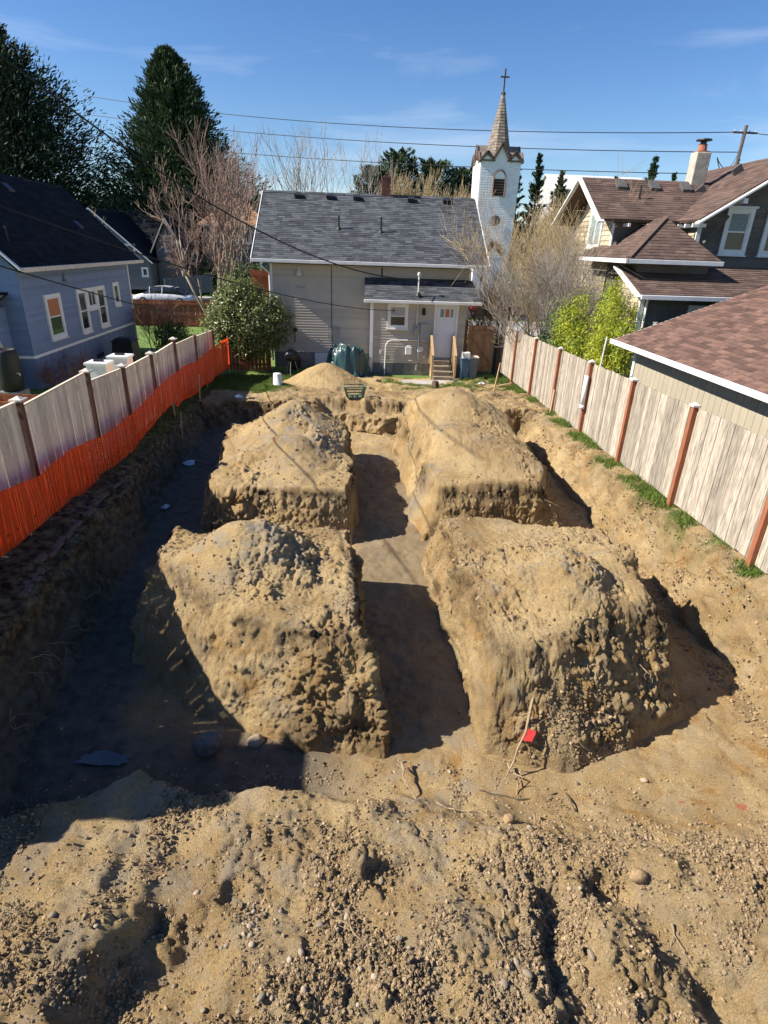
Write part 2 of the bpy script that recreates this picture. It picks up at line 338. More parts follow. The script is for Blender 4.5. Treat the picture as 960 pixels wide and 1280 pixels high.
# ---------------------------------------------------------------- soil material
def soilmat(name, seed=0.0, big=0.9):
    m = bpy.data.materials.new(name); m.use_nodes = True; t = m.node_tree; n = t.nodes; l = t.links
    b = n['Principled BSDF']; b.inputs['Specular IOR Level'].default_value = 0.15
    g = n.new('ShaderNodeNewGeometry'); mp = n.new('ShaderNodeMapping'); mp.inputs['Location'].default_value = (seed, seed, 0); l.new(g.outputs['Position'], mp.inputs['Vector'])
    def noise(sc, det=6, rough=0.6, dist=0.0):
        x = n.new('ShaderNodeTexNoise'); x.inputs['Scale'].default_value = sc; x.inputs['Detail'].default_value = det; x.inputs['Roughness'].default_value = rough
        x.inputs['Distortion'].default_value = dist; l.new(mp.outputs[0], x.inputs['Vector']); return x.outputs['Fac']
    def ramp(src, els):
        r = n.new('ShaderNodeValToRGB'); e = r.color_ramp.elements
        while len(e) < len(els): e.new(0.5)
        for k, (p, c) in enumerate(els): e[k].position = p; e[k].color = (*c, 1)
        l.new(src, r.inputs['Fac']); return r.outputs['Color']
    def mixc(f, a, bb):
        x = n.new('ShaderNodeMix'); x.data_type = 'RGBA'
        if isinstance(f, float): x.inputs['Factor'].default_value = f
        else: l.new(f, x.inputs['Factor'])
        for s, v in (('A', a), ('B', bb)):
            if isinstance(v, tuple): x.inputs[s].default_value = (*v, 1)
            else: l.new(v, x.inputs[s])
        return x.outputs['Result']
    def attr(nm):
        a = n.new('ShaderNodeAttribute'); a.attribute_name = nm; return a.outputs['Fac']
    def mul(a, v):
        x = n.new('ShaderNodeMath'); x.operation = 'MULTIPLY'; l.new(a, x.inputs[0])
        if isinstance(v, float): x.inputs[1].default_value = v
        else: l.new(v, x.inputs[1])
        return x.outputs[0]
    base = ramp(noise(big, 7, 0.62, 0.4), [(0.30, (0.310, 0.208, 0.098)), (0.45, (0.455, 0.320, 0.155)), (0.60, (0.560, 0.415, 0.215)), (0.75, (0.410, 0.305, 0.175))])
    ora = ramp(noise(2.3, 5, 0.6, 1.2), [(0.54, (0, 0, 0)), (0.70, (1, 1, 1))])
    base = mixc(mul(ora, attr('clay')), base, (0.40, 0.225, 0.075))
    fine = ramp(noise(60, 8, 0.78), [(0.34, (0.42, 0.40, 0.37)), (0.50, (0.96, 0.95, 0.94)), (0.66, (1.25, 1.23, 1.2))])
    mm = n.new('ShaderNodeVectorMath'); mm.operation = 'MULTIPLY'; l.new(base, mm.inputs[0]); l.new(fine, mm.inputs[1]); base = mm.outputs[0]
    grey = ramp(noise(3.1, 4, 0.6, 0.6), [(0.45, (0, 0, 0)), (0.62, (1, 1, 1))])
    base = mixc(mul(grey, attr('grey')), base, (0.38, 0.32, 0.23))
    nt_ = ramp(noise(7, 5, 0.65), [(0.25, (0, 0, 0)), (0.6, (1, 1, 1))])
    top = ramp(noise(25, 5, 0.7), [(0.35, (0.022, 0.015, 0.010)), (0.65, (0.070, 0.046, 0.028))])  # dark topsoil, coloured blacker to deepen the shade on soil walls
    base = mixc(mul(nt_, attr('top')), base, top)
    wet_shade = ramp(noise(5, 4, 0.6), [(0.35, (0.125, 0.106, 0.082)), (0.65, (0.225, 0.195, 0.150))])
    base = mixc(attr('wet_shade'), base, wet_shade)
    gr = ramp(noise(30, 5, 0.7), [(0.35, (0.045, 0.075, 0.015)), (0.65, (0.11, 0.16, 0.03))])
    base = mixc(attr('grass'), base, gr)
    base = mixc(attr('red'), base, (0.52, 0.05, 0.04))
    l.new(base, b.inputs['Base Color'])
    rr = n.new('ShaderNodeMapRange'); rr.inputs['To Min'].default_value = 0.95; rr.inputs['To Max'].default_value = 0.55; l.new(attr('wet_shade'), rr.inputs['Value']); l.new(rr.outputs[0], b.inputs['Roughness'])
    h = n.new('ShaderNodeMath'); h.operation = 'ADD'; l.new(noise(55, 6, 0.75), h.inputs[0]); l.new(mul(noise(150, 4, 0.7), 0.5), h.inputs[1])
    bp = n.new('ShaderNodeBump'); bp.inputs['Strength'].default_value = 1.0; bp.inputs['Distance'].default_value = 0.045; l.new(h.outputs[0], bp.inputs['Height']); l.new(bp.outputs[0], b.inputs['Normal'])
    return m
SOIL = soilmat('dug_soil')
# ---------------------------------------------------------------- ground shape
def ground_level(y):
    return 0.022*(24.3-y) - 0.2*sst(18.5, 23.0, y) if not hasattr(y, '__len__') else 0.022*(24.3-y) - 0.2*sst(18.5, 23.0, y)
def floor_level(y): return -1.0+0.026*(np.clip(y, 4, 18)-5.5)
def xL(y): return -3.78-0.057*(y-4.6)
def xR(y): return np.where(y > 8.5, 5.52-0.04*(y-8.5), 5.52+0.02*(8.5-y))
YF = 17.35
def clod(x, y, z, sc, seed, p=1.0):
    """lumpy ridged noise, 0..1: rounded clods with sharp gaps"""
    a = vnoise(x*sc, y*sc, None if z is None else z*sc, seed); b = vnoise(x*sc*2.1+5, y*sc*2.1, None if z is None else z*sc*2.1, seed+3)
    return (1-np.abs(2*a-1))**p*0.65+(1-np.abs(2*b-1))*0.35
def terrain(x, y):
    n1 = fbm(x, y, sc=0.9, oc=4, seed=3); n2 = fbm(x, y, sc=3.2, oc=4, seed=9)
    g = 0.022*(24.3-y)-0.2*sst(18.5, 23.0, y)
    f = floor_level(y)+0.035*n2
    # pit edges with wobble
    wob = 0.16*n1+0.02*n2
    dl = x-xL(y)+wob; dr = xR(y)-x+wob*1.2; df = YF-y+wob*1.6
    pl = sst(0.02, -0.26, dl); pr = np.clip(-dr/0.27, 0, 1)**0.8; pf = sst(0.0, -0.20, df)
    pr = pr*(0.82+0.18*pr)
    lump = 0.045*fbm(x, y, sc=5, oc=4, seed=21)
    z = f.copy()
    ztop = g+lump+0.05*n1
    # ledge left of the pit: rough rooty berm sloping into the pit
    ztopL = ztop-0.12*sst(0.9, 0.0, -dl)+0.05*n2
    ztopR = ztop-0.16*sst(0.75, 0.0, -dr)+0.05*n2
    z = z+(ztopL-z)*pl
    z = z+(ztopR-z)*pr*(dr < dl+20)
    # far wall, with a step half way up in the middle
    step = sst(-1.2, -0.8, x)*sst(3.4, 2.9, x)
    zf = ztop-0.38*step*sst(0.95, 0.75, -df)
    z = z+(zf-z)*pf
    # corner heap at the far left and rubble at the far edge
    far = sst(16.9, 18.2, y)*sst(22.5, 20.5, y)
    z = z+far*0.16*np.maximum(0, fbm(x, y, sc=1.3, oc=3, seed=41)+0.12)*sst(6.0, 5.2, x)*sst(-4.9, -4.0, x)
    # burrow hole near the far right corner and a hole beside the crate
    for hx, hy, hr, hd in ((5.02, 19.4, 0.33, 0.55), (0.95, 20.2, 0.42, 0.35), (1.15, 22.6, 0.25, 0.35)):
        r = np.sqrt((x-hx)**2+(y-hy)**2)+0.06*n2; z = z-hd*sst(hr, hr*0.5, r)
    # near bank
    yb = np.interp(x, [-6, -3.6, -2.6, -2.2, -1.6, -1.3, -0.6, 0.2, 0.9, 1.8, 3.0, 4.5, 6.0], [3.7, 4.05, 4.45, 4.72, 4.42, 4.42, 4.45, 4.6, 4.65, 4.6, 4.5, 4.4, 4.4])+0.08*n2+0.05*n1
    wd = np.interp(x, [-6, -0.5, 0.6, 3, 6], [0.22, 0.25, 0.8, 1.3, 1.3])
    bank = sst(0, 1, (yb-y)/wd+0.0)
    big = fbm(x, y, sc=1.15, oc=3, seed=71)
    lump2 = 0.12*big+0.085*fbm(x, y, sc=2.6, oc=6, seed=77, gain=0.58)
    rub = (chunk(x, y, None, 6.5, 61)*0.050+chunk(x, y, None, 15.0, 64)*0.034+chunk(x, y, None, 36.0, 66)*0.016)
    rubm = np.clip(0.75+1.8*fbm(x, y, sc=1.2, oc=2, seed=91), 0.15, 1)
    zb = np.interp(x, [-4, -2, 0, 2, 4], [-0.52, -0.52, -0.58, -0.62, -0.66])+lump2+rub*rubm+0.05*(4.5-y)
    # dug hollow at the lower left, dips along the right
    for hx, hy, rx, ry, dp in ((-1.45, 2.45, 0.55, 0.55, 0.34), (1.75, 2.55, 0.28, 0.8, 0.18), (3.0, 2.3, 0.4, 0.35, 0.25), (0.35, 3.35, 0.25, 0.12, 0.10), (2.35, 3.2, 0.22, 0.16, 0.14)):
        r = np.sqrt(((x-hx)/rx)**2+((y-hy)/ry)**2)+0.35*n2; zb = zb-dp*sst(1.15, 0.55, r)
    for hx, hy, rx, ry, dp in ((-2.25, 2.9, 0.55, 0.5, 0.14), (0.9, 2.75, 0.45, 0.4, 0.16), (2.75, 3.45, 0.55, 0.30, 0.16), (-0.9, 3.7, 0.5, 0.3, 0.10), (2.2, 2.75, 0.4, 0.35, 0.10), (-2.3, 4.7, 0.35, 0.18, 0.10)):
        r = np.sqrt(((x-hx)/rx)**2+((y-hy)/ry)**2)+0.25*n2; zb = zb+dp*sst(1.3, 0.1, r)
    side = np.clip(np.maximum(pl, pr), 0, 1)
    z = np.where(bank > 0, z+(zb-z)*bank*(1-side)+(0)*bank, z)
    z = z+bank*side*0
    # clay flat near the right is scraped smooth with shallow streaks
    z = z+(1-bank)*(1-side)*(1-pf)*(0.012*fbm(x, y, sc=9, oc=3, seed=55))
    wall = np.clip(4*side*(1-side), 0, 1)
    z = z+wall*0.04*fbm(x, y, sc=4.5, oc=4, seed=33)
    at = {}
    nn = np.clip(0.5+1.6*n2, 0, 1)
    farw = np.clip(4*pf*(1-pf), 0, 1)
    at['top'] = np.clip(sst(0.0, 0.12, pl)*1.0*sst(-1.9, -2.3, x)+0.55*sst(0.55, 1.0, pr)*nn+0.55*sst(16.6, 17.4, y)*nn*sst(22, 19, y)+0.45*sst(4.6, 3.0, y)*sst(-2, -4, x)+0.9*farw*sst(-2.0, -3, x), 0, 1)  # left wall and bank: topsoil, plus colour darkening that deepens their shade
    at['wet_shade'] = np.clip(0.50*sst(-.1, .3, x)*sst(2.0, 1.5, x)*(1-pf)*(1-bank)*sst(5.1, 6, y)*sst(16.5, 15, y)+sst(-2.6, -3.1, x)*(1-pl)*(1-bank)*(1-pf)*0.97+sst(0.4, -0.6, x)*sst(5.9, 5.2, y)*(1-bank)*(1-pl)*0.9, 0, 1)  # centre trench: shade painted into the floor colour; left trench: wet mud
    at['clay'] = np.clip((1-bank)*0.8+0.25+0.3*pr, 0, 1)
    at['grey'] = np.clip(0.30+bank*0.35*sst(1.5, -1.5, x)+0.2*n1+0.3*(sst(0.2, 0.6, x)*sst(2.4, 1.2, x)*sst(9, 6, y)), 0, 1)
    gm = np.clip(0.6+1.5*fbm(x, y, sc=2.2, oc=3, seed=88), 0, 1)
    gs = 0.85*sst(5.58, 5.9, x+0.12*n2)*gm*sst(6.5, 7.5, y)
    gs = gs+sst(18.6, 19.6, y+0.3*n1)*(sst(-1.9, -2.7, x)+0.0)+0.9*sst(20.0, 20.8, y+0.2*n1)*sst(0.9, 1.4, x)*gm+sst(-1.4, -2.2, x)*sst(19.3, 20.3, y)*0.6
    gs = gs+0.5*sst(-4.55, -4.8, x)*sst(9, 14, y)
    for cx, cy, rx, ry in ((2.9, 22.6, 1.0, 0.8), (-1.0, 21.6, 1.5, 1.6)):
        gs = gs*sst(0.7, 1.25, np.sqrt(((x-cx)/rx)**2+((y-cy)/ry)**2)+0.15*n2)
    at['grass'] = np.clip(gs, 0, 1)
    rd = 0
    for hx, hy, rr in ((4.42, 4.35, 0.10), (3.75, 4.42, 0.07)):
        rd = rd+sst(rr, rr*0.4, np.sqrt((x-hx)**2+(y-hy)**2*3)+0.04*n2)
    at['red'] = np.clip(rd*0.6, 0, 1)
    return z, at
def grid_faces(nr, nc):
    i = np.arange(nr-1)[:, None]*nc+np.arange(nc-1)[None, :]
    return np.stack([i, i+1, i+nc+1, i+nc], -1).reshape(-1, 4)
# fine ground sheet, denser towards the camera
ys = np.concatenate([1.15*np.exp(np.linspace(0, 1, 610)*math.log(17.1/1.15)), np.linspace(17.13, 17.75, 70), np.linspace(17.78, 23.4, 90)])
NR = len(ys); KC = np.interp(ys, [1.2, 5, 10, 24], [0.50, 0.25, 0.0, 0.0])
rows = []
for y_, k_ in zip(ys, KC):
    a_, b_ = float(xL(y_)), float(xR(y_)); mid_ = np.linspace(-1, 1, 410); mid_ = mid_*(1-k_)+k_*mid_**3; lo_, hi_ = a_+0.16, b_-0.16
    rows.append(np.concatenate([np.linspace(-5.9, a_-0.50, 60, endpoint=False), np.linspace(a_-0.50, lo_, 110, endpoint=False), (lo_+hi_)/2+mid_*(hi_-lo_)/2, np.linspace(hi_, b_+0.55, 121)[1:], np.linspace(b_+0.55, 6.6, 41)[1:]]))
X = np.array(rows); NC = X.shape[1]; Y = np.repeat(ys[:, None], NC, 1)
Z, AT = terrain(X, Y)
# push the surface sideways so that walls and banks get clods and overhangs
def displace(X, Y, Z, amp, sc, seed, mask=None):
    P = np.stack([X, Y, Z], -1); du = np.gradient(P, axis=1); dv = np.gradient(P, axis=0); n = np.cross(du, dv); n /= np.linalg.norm(n, axis=-1, keepdims=True)+1e-9
    steep = 1-np.clip(n[..., 2], 0, 1)
    d = amp*0.9*fbm(X, Y, Z, sc=sc*0.6, oc=5, seed=seed+5, gain=0.62)
    if mask is not None: d = d*mask
    return P+n*(d*(0.25+0.75*np.clip(steep*2, 0, 1)))[..., None]
P = displace(X, Y, Z, 0.20, 5.0, 15, (0.35+0.65*sst(4.6, 5.4, Y))*sst(1.2, 1.5, Y)*sst(23.3, 22.6, Y)*sst(6.5, 6.2, X)*sst(-5.8, -5.5, X))
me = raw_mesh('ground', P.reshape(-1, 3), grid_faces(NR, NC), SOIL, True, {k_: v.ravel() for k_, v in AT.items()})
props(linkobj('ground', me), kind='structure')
def ground_z(x, y):
    z, a = terrain(np.array([[float(x)]]), np.array([[float(y)]])); return float(z[0, 0])
# ---------------------------------------------------------------- earth blocks with spoil heaps
def mound(name, label, quad, piles, steep, seed, res=(330, 300), topdark=0.6, red=(), plateau=None, near_drop=1.2, greyc=None, poly=None):
    """quad: corners nl, nr, fr, fl (x,y) at the foot; piles: (x,y,top z,slope,stretch x,stretch y)"""
    q = [np.array(p, float) for p in quad]; cen = sum(q)/4
    pad = 0.35
    ext = [p+(p-cen)/np.linalg.norm(p-cen)*pad*1.4 for p in q]
    nr, nc = res
    def warp(n, L_):
        e = min(.30, .75/L_); a = int(n*.27); return np.concatenate([np.linspace(0, e, a, endpoint=False), np.linspace(e, 1-e, n-2*a, endpoint=False), np.linspace(1-e, 1, a)])
    v = warp(nr, np.linalg.norm(ext[3]-ext[0]))[:, None]; u_ = warp(nc, np.linalg.norm(ext[1]-ext[0]))[None, :]
    X = (ext[0][0]*(1-u_)+ext[1][0]*u_)*(1-v)+(ext[3][0]*(1-u_)+ext[2][0]*u_)*v
    Y = (ext[0][1]*(1-u_)+ext[1][1]*u_)*(1-v)+(ext[3][1]*(1-u_)+ext[2][1]*u_)*v
    n1 = fbm(X, Y, sc=1.3, oc=4, seed=seed); n2 = fbm(X, Y, sc=4, oc=4, seed=seed+7)
    d = None
    pq = [np.array(p, float) for p in poly] if poly else q
    for i in range(len(pq)):
        a = pq[i]; b = pq[(i+1) % len(pq)]; e = (b-a)/np.linalg.norm(b-a); nx, ny = -e[1], e[0]
        di = ((X-a[0])*nx+(Y-a[1])*ny+0.20*n1+0.02*n2)
        di = di*steep[i]
        d = di if d is None else np.where(np.abs(d-di) < 0.3, np.minimum(d, di)-0.3*0.25*(1-np.abs(d-di)/0.3)**2, np.minimum(d, di))
    f = floor_level(Y)
    g = 0.022*(24.3-Y) if plateau is None else 0*Y+plateau
    top = g+0.06*n1+0.03*n2-0.1
    for (cx, cy, H, sl_, ex, ey) in piles:
        r = np.sqrt(((X-cx)/ex)**2+((Y-cy)/ey)**2)
        c = H-sl_*(np.sqrt(r*r+0.09)-0.3)+0.07*n1+0.025*n2
        top = np.maximum(top, c)+0.04*np.exp(-((top-c)/0.12)**2)
    h = f+np.maximum(d, -0.5)
    kk = 0.22; tt_ = np.clip(0.5+0.5*(top-h)/kk, 0, 1)
    z = top*(1-tt_)+h*tt_-kk*tt_*(1-tt_)
    wallm = np.clip(1-np.abs(tt_-1)*1.0, 0, 1)     # 1 on the cut sides
    gul = fbm(X*1.0, Y*1.0, sc=2.2, oc=3, seed=seed+31)
    z = z+0.03*gul*wallm
    crumb = np.clip(0.18+1.9*fbm(X, Y, sc=0.9, oc=3, seed=seed+51)+0.70*wallm, 0.12, 1.25)
    inn = sst(-0.05, 0.3, z-f)
    P = np.stack([X, Y, z], -1); du = np.gradient(P, axis=1); dv = np.gradient(P, axis=0); n = np.cross(du, dv); n /= np.linalg.norm(n, axis=-1, keepdims=True)+1e-9
    dd = crumb*inn*(0.15*fbm(X, Y, z, sc=1.9, oc=6, seed=seed+11, gain=0.56)+0.055*(chunk(X, Y, z, 4.0, seed+12)-0.3)+0.045*(chunk(X, Y, z, 9.0, seed+13)-0.3)+0.030*chunk(X, Y, z, 21, seed+14))+0.006*fbm(X, Y, z, sc=30, oc=2, seed=4)
    P = P+n*dd[..., None]
    F = grid_faces(nr, nc)
    zz = (z-f).ravel(); keep = (zz[F].max(1) > -0.22)
    F = F[keep]
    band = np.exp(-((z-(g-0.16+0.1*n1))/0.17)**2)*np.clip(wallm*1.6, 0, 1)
    at = {'top': np.clip(topdark*band*np.clip(0.75+2.2*n2, 0, 1)+0.25*np.clip(n1*3-0.6, 0, 1)+0.55*wallm*np.clip(2.6*fbm(X, Y, z*1.8, sc=1.7, oc=4, seed=seed+61)-.12, 0, 1), 0, 1), 'wet_shade': 0*X, 'clay': np.clip(0.25+0.75*wallm, 0, 1),
          'grey': np.clip(0.25+1.2*n1, 0, 1) if greyc is None else np.clip(0.15+1.6*np.exp(-(((X-greyc[0])/greyc[2])**2+((Y-greyc[1])/greyc[3])**2))+0.8*n2, 0, 1), 'grass': 0*X}
    rd = 0*X
    for (rx, ry, rz, rr) in red:
        rd = rd+sst(rr, rr*0.5, np.sqrt((P[..., 0]-rx)**2*0.25+(P[..., 1]-ry)**2+(P[..., 2]-rz)**2*2)+0.12*n2)
    at['red'] = np.clip(rd, 0, 1)*np.clip(0.4+2.5*n2, 0, 1)
    used = np.unique(F); remap = np.full(nr*nc, -1); remap[used] = np.arange(len(used))
    V = P.reshape(-1, 3)[used]; base = np.array([cen[0], cen[1], float(floor_level(cen[1]))])
    me = raw_mesh(name, V-base, remap[F], SOIL, True, {k_: v_.ravel()[used] for k_, v_ in at.items()})
    o = linkobj(name, me, None, tuple(base)); ORG[o] = Vector(base)
    props(o, label, 'dirt mound')
    return (X, Y, P[..., 2])
mNL = mound('dirt_mound', 'near left heap of tan soil, its lower front shadowed beside the boulder',
      [(-3.2, 5.5), (0.40, 5.15), (0.14, 9.0), (-3.15, 8.9)],
      [(-1.55, 7.65, 0.90, 0.80, 1.0, 0.85), (-0.75, 7.2, 0.42, 0.6, 0.8, 0.9), (-1.2, 6.7, 0.38, 0.9, 0.8, 0.7), (0.0, 7.6, .34, .3, .6, 2.0), (-.1, 6.1, .25, .35, .6, 1.2)], [1.7, 2.3, 7.0, 5.0, 4.0], 101, (430, 390), 0.9, red=((-0.35, 5.50, -0.62, 0.20),), greyc=(-1.45, 7.6, 0.8, 0.6),
      poly=[(-3.2, 6.95), (-1.9, 5.65), (.42, 5.12), (.14, 9.0), (-3.15, 8.9)])
mNR = mound('dirt_mound', 'broad near right heap of tan soil with dark crumbled front and long roots',
      [(1.56, 4.95), (4.25, 4.95), (4.60, 9.1), (1.42, 9.5)],
      [(3.05, 6.8, 0.78, 0.66, 0.8, 1.1), (2.75, 7.8, 0.40, 0.5, 1.7, 0.9), (3.85, 7.4, 0.55, 0.7, 0.8, 1.2), (3.95, 6.6, .48, .6, .8, .8)], [2.6, 1.75, 3.2, 5.0, 6.0], 202, (430, 390), 1.0, greyc=(3.1, 6.8, 0.5, 0.35),
      poly=[(1.56, 5.08), (2.75, 4.95), (4.50, 5.65), (4.72, 9.1), (1.42, 9.5)])
mFL = mound('dirt_mound', 'far left heap of soil with a pale grey crest above the dark cut side',
      [(-3.1, 10.35), (0.10, 10.25), (-0.02, 15.4), (-3.45, 15.6)],
      [(-1.40, 14.1, 1.08, 0.72, 1.0, 1.05), (-1.3, 12.3, 0.74, 0.70, 1.0, 1.1), (-0.85, 13.0, 0.66, 0.8, 0.8, 1.0)], [3.2, 7.0, 4.0, 4.0], 303, (320, 270), 1.0, greyc=(-1.2, 13.0, 1.0, 1.0))
mFR = mound('dirt_mound', 'tallest far right heap of smooth golden soil rising in front of the porch steps',
      [(1.38, 10.4), (4.45, 10.55), (4.75, 16.7), (1.15, 16.5)],
      [(2.65, 15.2, 1.26, 0.60, 1.0, 1.1), (2.6, 13.0, 0.92, 0.50, 1.1, 1.4), (3.3, 11.9, 0.66, 0.5, 1.0, 1.0)], [3.6, 3.0, 4.0, 3.4], 404, (330, 270), 1.0)
# small heap by the tarp
def heap(name, label, cx, cy, rx, ry, H, seed, res=140):
    a = np.linspace(-1.25, 1.25, res); X, Y = np.meshgrid(cx+a*rx, cy+a*ry)
    r = np.sqrt(((X-cx)/rx)**2+((Y-cy)/ry)**2)
    n1 = fbm(X, Y, sc=1.6, oc=4, seed=seed)
    base = np.array([[ground_z(cx, cy)]]); z = base+H*(1-np.sqrt(r*r+0.02))*1.0+0.07*n1+0.03*clod(X, Y, None, 9, seed)
    F = grid_faces(res, res); keep = (z-base).ravel()[F].max(1) > -0.08; F = F[keep]
    used = np.unique(F); rm = np.full(res*res, -1); rm[used] = np.arange(len(used))
    P = np.stack([X, Y, z], -1).reshape(-1, 3)[used]; b = np.array([cx, cy, float(base[0, 0])])
    zr = np.zeros(len(used))
    me = raw_mesh(name, P-b, rm[F], SOIL, True, {'top': zr, 'wet_shade': zr, 'clay': zr+0.3, 'grey': zr+0.1, 'grass': zr, 'red': zr})
    o = linkobj(name, me, None, tuple(b)); props(o, label, 'dirt mound')
heap('dirt_mound', 'small cone of fine tan soil in front of the green tarp at the house', -1.0, 21.4, 1.5, 1.15, 0.85, 505)
# ---------------------------------------------------------------- outer ground, street
gx = np.concatenate([np.linspace(-400, -40, 10), np.linspace(-36, 40, 96), np.linspace(48, 400, 10)]); gy = np.concatenate([np.linspace(-60, -4, 8), np.linspace(-2, 76, 118), np.linspace(90, 900, 12)])
GX, GY = np.meshgrid(gx, gy)
def outer_z(x, y):
    z = 0.022*(24.3-np.clip(y, -20, 24.3))-0.2*sst(18.5, 23, y)-0.12*sst(24, 46, y)
    z = z+sst(57.5, 67, y)*sst(-2, -8, x)*1.1
    z = z+sst(120, 700, y)*6
    return z
GZ = outer_z(GX, GY)-0.03
F = grid_faces(len(gy), len(gx)); cxm = GX.ravel()[F].mean(1); cym = GY.ravel()[F].mean(1)
F = F[~((GX.ravel()[F].min(1) > -5.75) & (GX.ravel()[F].max(1) < 6.5) & (GY.ravel()[F].min(1) > -2.5) & (GY.ravel()[F].max(1) < 23.2))]
GZ = GZ-1.8*((GX > -5.7) & (GX < 6.4) & (GY > -2.5) & (GY < 3))-0.25*((GX > -5.7) & (GX < 6.4) & (GY > 1.4) & (GY < 22.9))
M['lawn'] = mat('lawn', (0.075, 0.135, 0.020), 0.9, (0.13, 0.20, 0.035), 1.2, (1, 1, 1), 0.5, 40)
me = raw_mesh('lawn', np.stack([GX, GY, GZ], -1).reshape(-1, 3), F, M['lawn'], True)
props(linkobj('lawn', me), kind='structure')
def sheet(name, x0, x1, y0, y1, z, m, thick=0.0):
    b = MB(); b.box(x0, x1, y0, y1, z-max(thick, 0.02), z); o = b.build(name, m); o['kind'] = 'structure'; return o
sheet('street', -60, 80, 47.5, 55.5, -0.28, M['asphalt'])
sheet('sidewalk', -60, 80, 43.2, 45.2, -0.24, M['concrete'])
sheet('driveway', 6.2, 16, 37.5, 43.1, -0.245, M['concrete'])
b = MB(); b.box(-60, 80, 47.3, 47.5, -0.35, -0.18); b.build('kerb', M['concrete'])['kind'] = 'structure'
b = MB(); b.box(-60, 80, 55.5, 55.7, -0.35, -0.18); b.build('kerb', M['concrete'])['kind'] = 'structure'
b = MB(); b.box(-60, 80, 56.6, 58.0, -0.3, -0.15); b.build('sidewalk', M['concrete'])['kind'] = 'structure'
b = MB(); b.box(1.9, 3.6, 21.9, 22.6, ground_z(2.6, 22.3)-0.1, ground_z(2.6, 22.3)+0.035); b.box(3.1, 4.3, 22.62, 23.3, -0.3, -0.16); b.build('concrete_path', M['concrete'])['kind'] = 'structure'
# water in the left trench corner
b = MB()
pts = []
NP = 70
for k in range(NP):
    a = 2*pi*k/NP; r = 1+0.30*float(fbm(np.array([cos(a)]), np.array([sin(a)]), sc=1.6, oc=4, seed=12)[0])*2; pts.append((-2.85+0.34*r*cos(a), 5.12+0.10*r*sin(a), -0.985))
b.add(pts+[(-2.85, 5.12, -0.985)], [(k, (k+1) % NP, NP) for k in range(NP)])
pm = bpy.data.materials.new('muddy_water'); pm.use_nodes = True; pb = pm.node_tree.nodes['Principled BSDF']; pb.inputs['Base Color'].default_value = (0.03, 0.026, 0.02, 1); pb.inputs['Roughness'].default_value = 0.12; pb.inputs['Specular IOR Level'].default_value = 0.8
b.build('puddle', pm)['kind'] = 'structure'
# ================================================================ FENCES
BOARD_DATA = {}
def board_mesh(w, t, h, mat_, key, slant=0.0, n=3, dog=False):
    kk = (key, round(w, 3), round(h, 2), round(slant, 3), n)
    if kk in BOARD_DATA: return BOARD_DATA[kk]
    b = MB(); V = [(-w/2, -t/2, 0), (w/2, -t/2, 0), (w/2, t/2, 0), (-w/2, t/2, 0), (-w/2, -t/2, h-slant/2), (w/2, -t/2, h+slant/2), (w/2, t/2, h+slant/2), (-w/2, t/2, h-slant/2)]
    b.add(V, [(0, 3, 2, 1), (4, 5, 6, 7), (0, 1, 5, 4), (1, 2, 6, 5), (2, 3, 7, 6), (3, 0, 4, 7)])
    BOARD_DATA[kk] = raw_mesh('board', b.v, b.f, mat_); return BOARD_DATA[kk]
def boards(parent, x, y0, y1, z0, z1, h, mat_, key, along='y', w=0.14, jit=0.006, name='board', top_off=None):
    """a run of upright boards between (.,y0,z0) and (.,y1,z1): single objects sharing mesh data"""
    n = max(1, int(round(abs(y1-y0)/w))); w = abs(y1-y0)/n; org = ORG[parent]
    sl_ = (z1-z0)/n
    me = board_mesh(w-0.005, 0.02, h, mat_, key, sl_)
    for i in range(n):
        t = (i+0.5)/n; a = y0+(y1-y0)*t; z = z0+(z1-z0)*t
        o = linkobj(name, me, parent)
        if along == 'y': p = Vector((x+random.uniform(-jit, jit), a, z)); o.rotation_euler = (random.uniform(-.004, .004), random.uniform(-.003, .003), pi/2)
        else: p = Vector((a, x+random.uniform(-jit, jit), z)); o.rotation_euler = (random.uniform(-.004, .004), random.uniform(-.003, .003), 0)
        o.location = p-org+Vector((0, 0, random.uniform(-0.012, 0.004)))
        ORG[o] = p
def post(parent, x, y, z, h, m, cap=None, w=0.09, capw=0.16):
    b = MB(); b.box(x-w/2, x+w/2, y-w/2, y+w/2, z, z+h)
    p = b.build('post', m, parent, bevel=0.006)
    if cap:
        c = MB(); zz = z+h; q = capw/2
        c.box(x-q, x+q, y-q, y+q, zz, zz+0.035)
        c.add([(x-q*.8, y-q*.8, zz+0.036), (x+q*.8, y-q*.8, zz+0.036), (x+q*.8, y+q*.8, zz+0.036), (x-q*.8, y+q*.8, zz+0.036), (x, y, zz+0.085)], [(0, 1, 4), (1, 2, 4), (2, 3, 4), (3, 0, 4)])
        c.build('post_cap', cap, p, bevel=0.005)
    return p
# right fence
FXR = 6.09
rf = thing('wooden_fence', 'weathered pale cedar fence with red posts along the right side of the pit', 'fence', (FXR, 15, 0.2))
ry = [24.35-2.42*i for i in range(9)]
for i, y in enumerate(ry):
    z = 0.022*(24.3-y)
    post(rf, FXR-0.035, y, z-0.12, 1.86+0.12, M['post'], M['cap'] if i in (2, 4, 5, 6, 3, 7) else None, w=0.095, capw=0.15)
for i in range(8):
    y0, y1 = ry[i+1]+0.05, ry[i]-0.05
    boards(rf, FXR+0.012, y0, y1, 0.022*(24.3-y0)+0.02, 0.022*(24.3-y1)+0.02, 1.82, M['board'], 'r')
    b = MB()
    for zz in (0.25, 0.95, 1.65):
        b.bar((FXR+0.045, y0, 0.022*(24.3-y0)+zz), (FXR+0.045, y1, 0.022*(24.3-y1)+zz), 0.038, 0.085)
    b.build('rail', M['board'], rf)
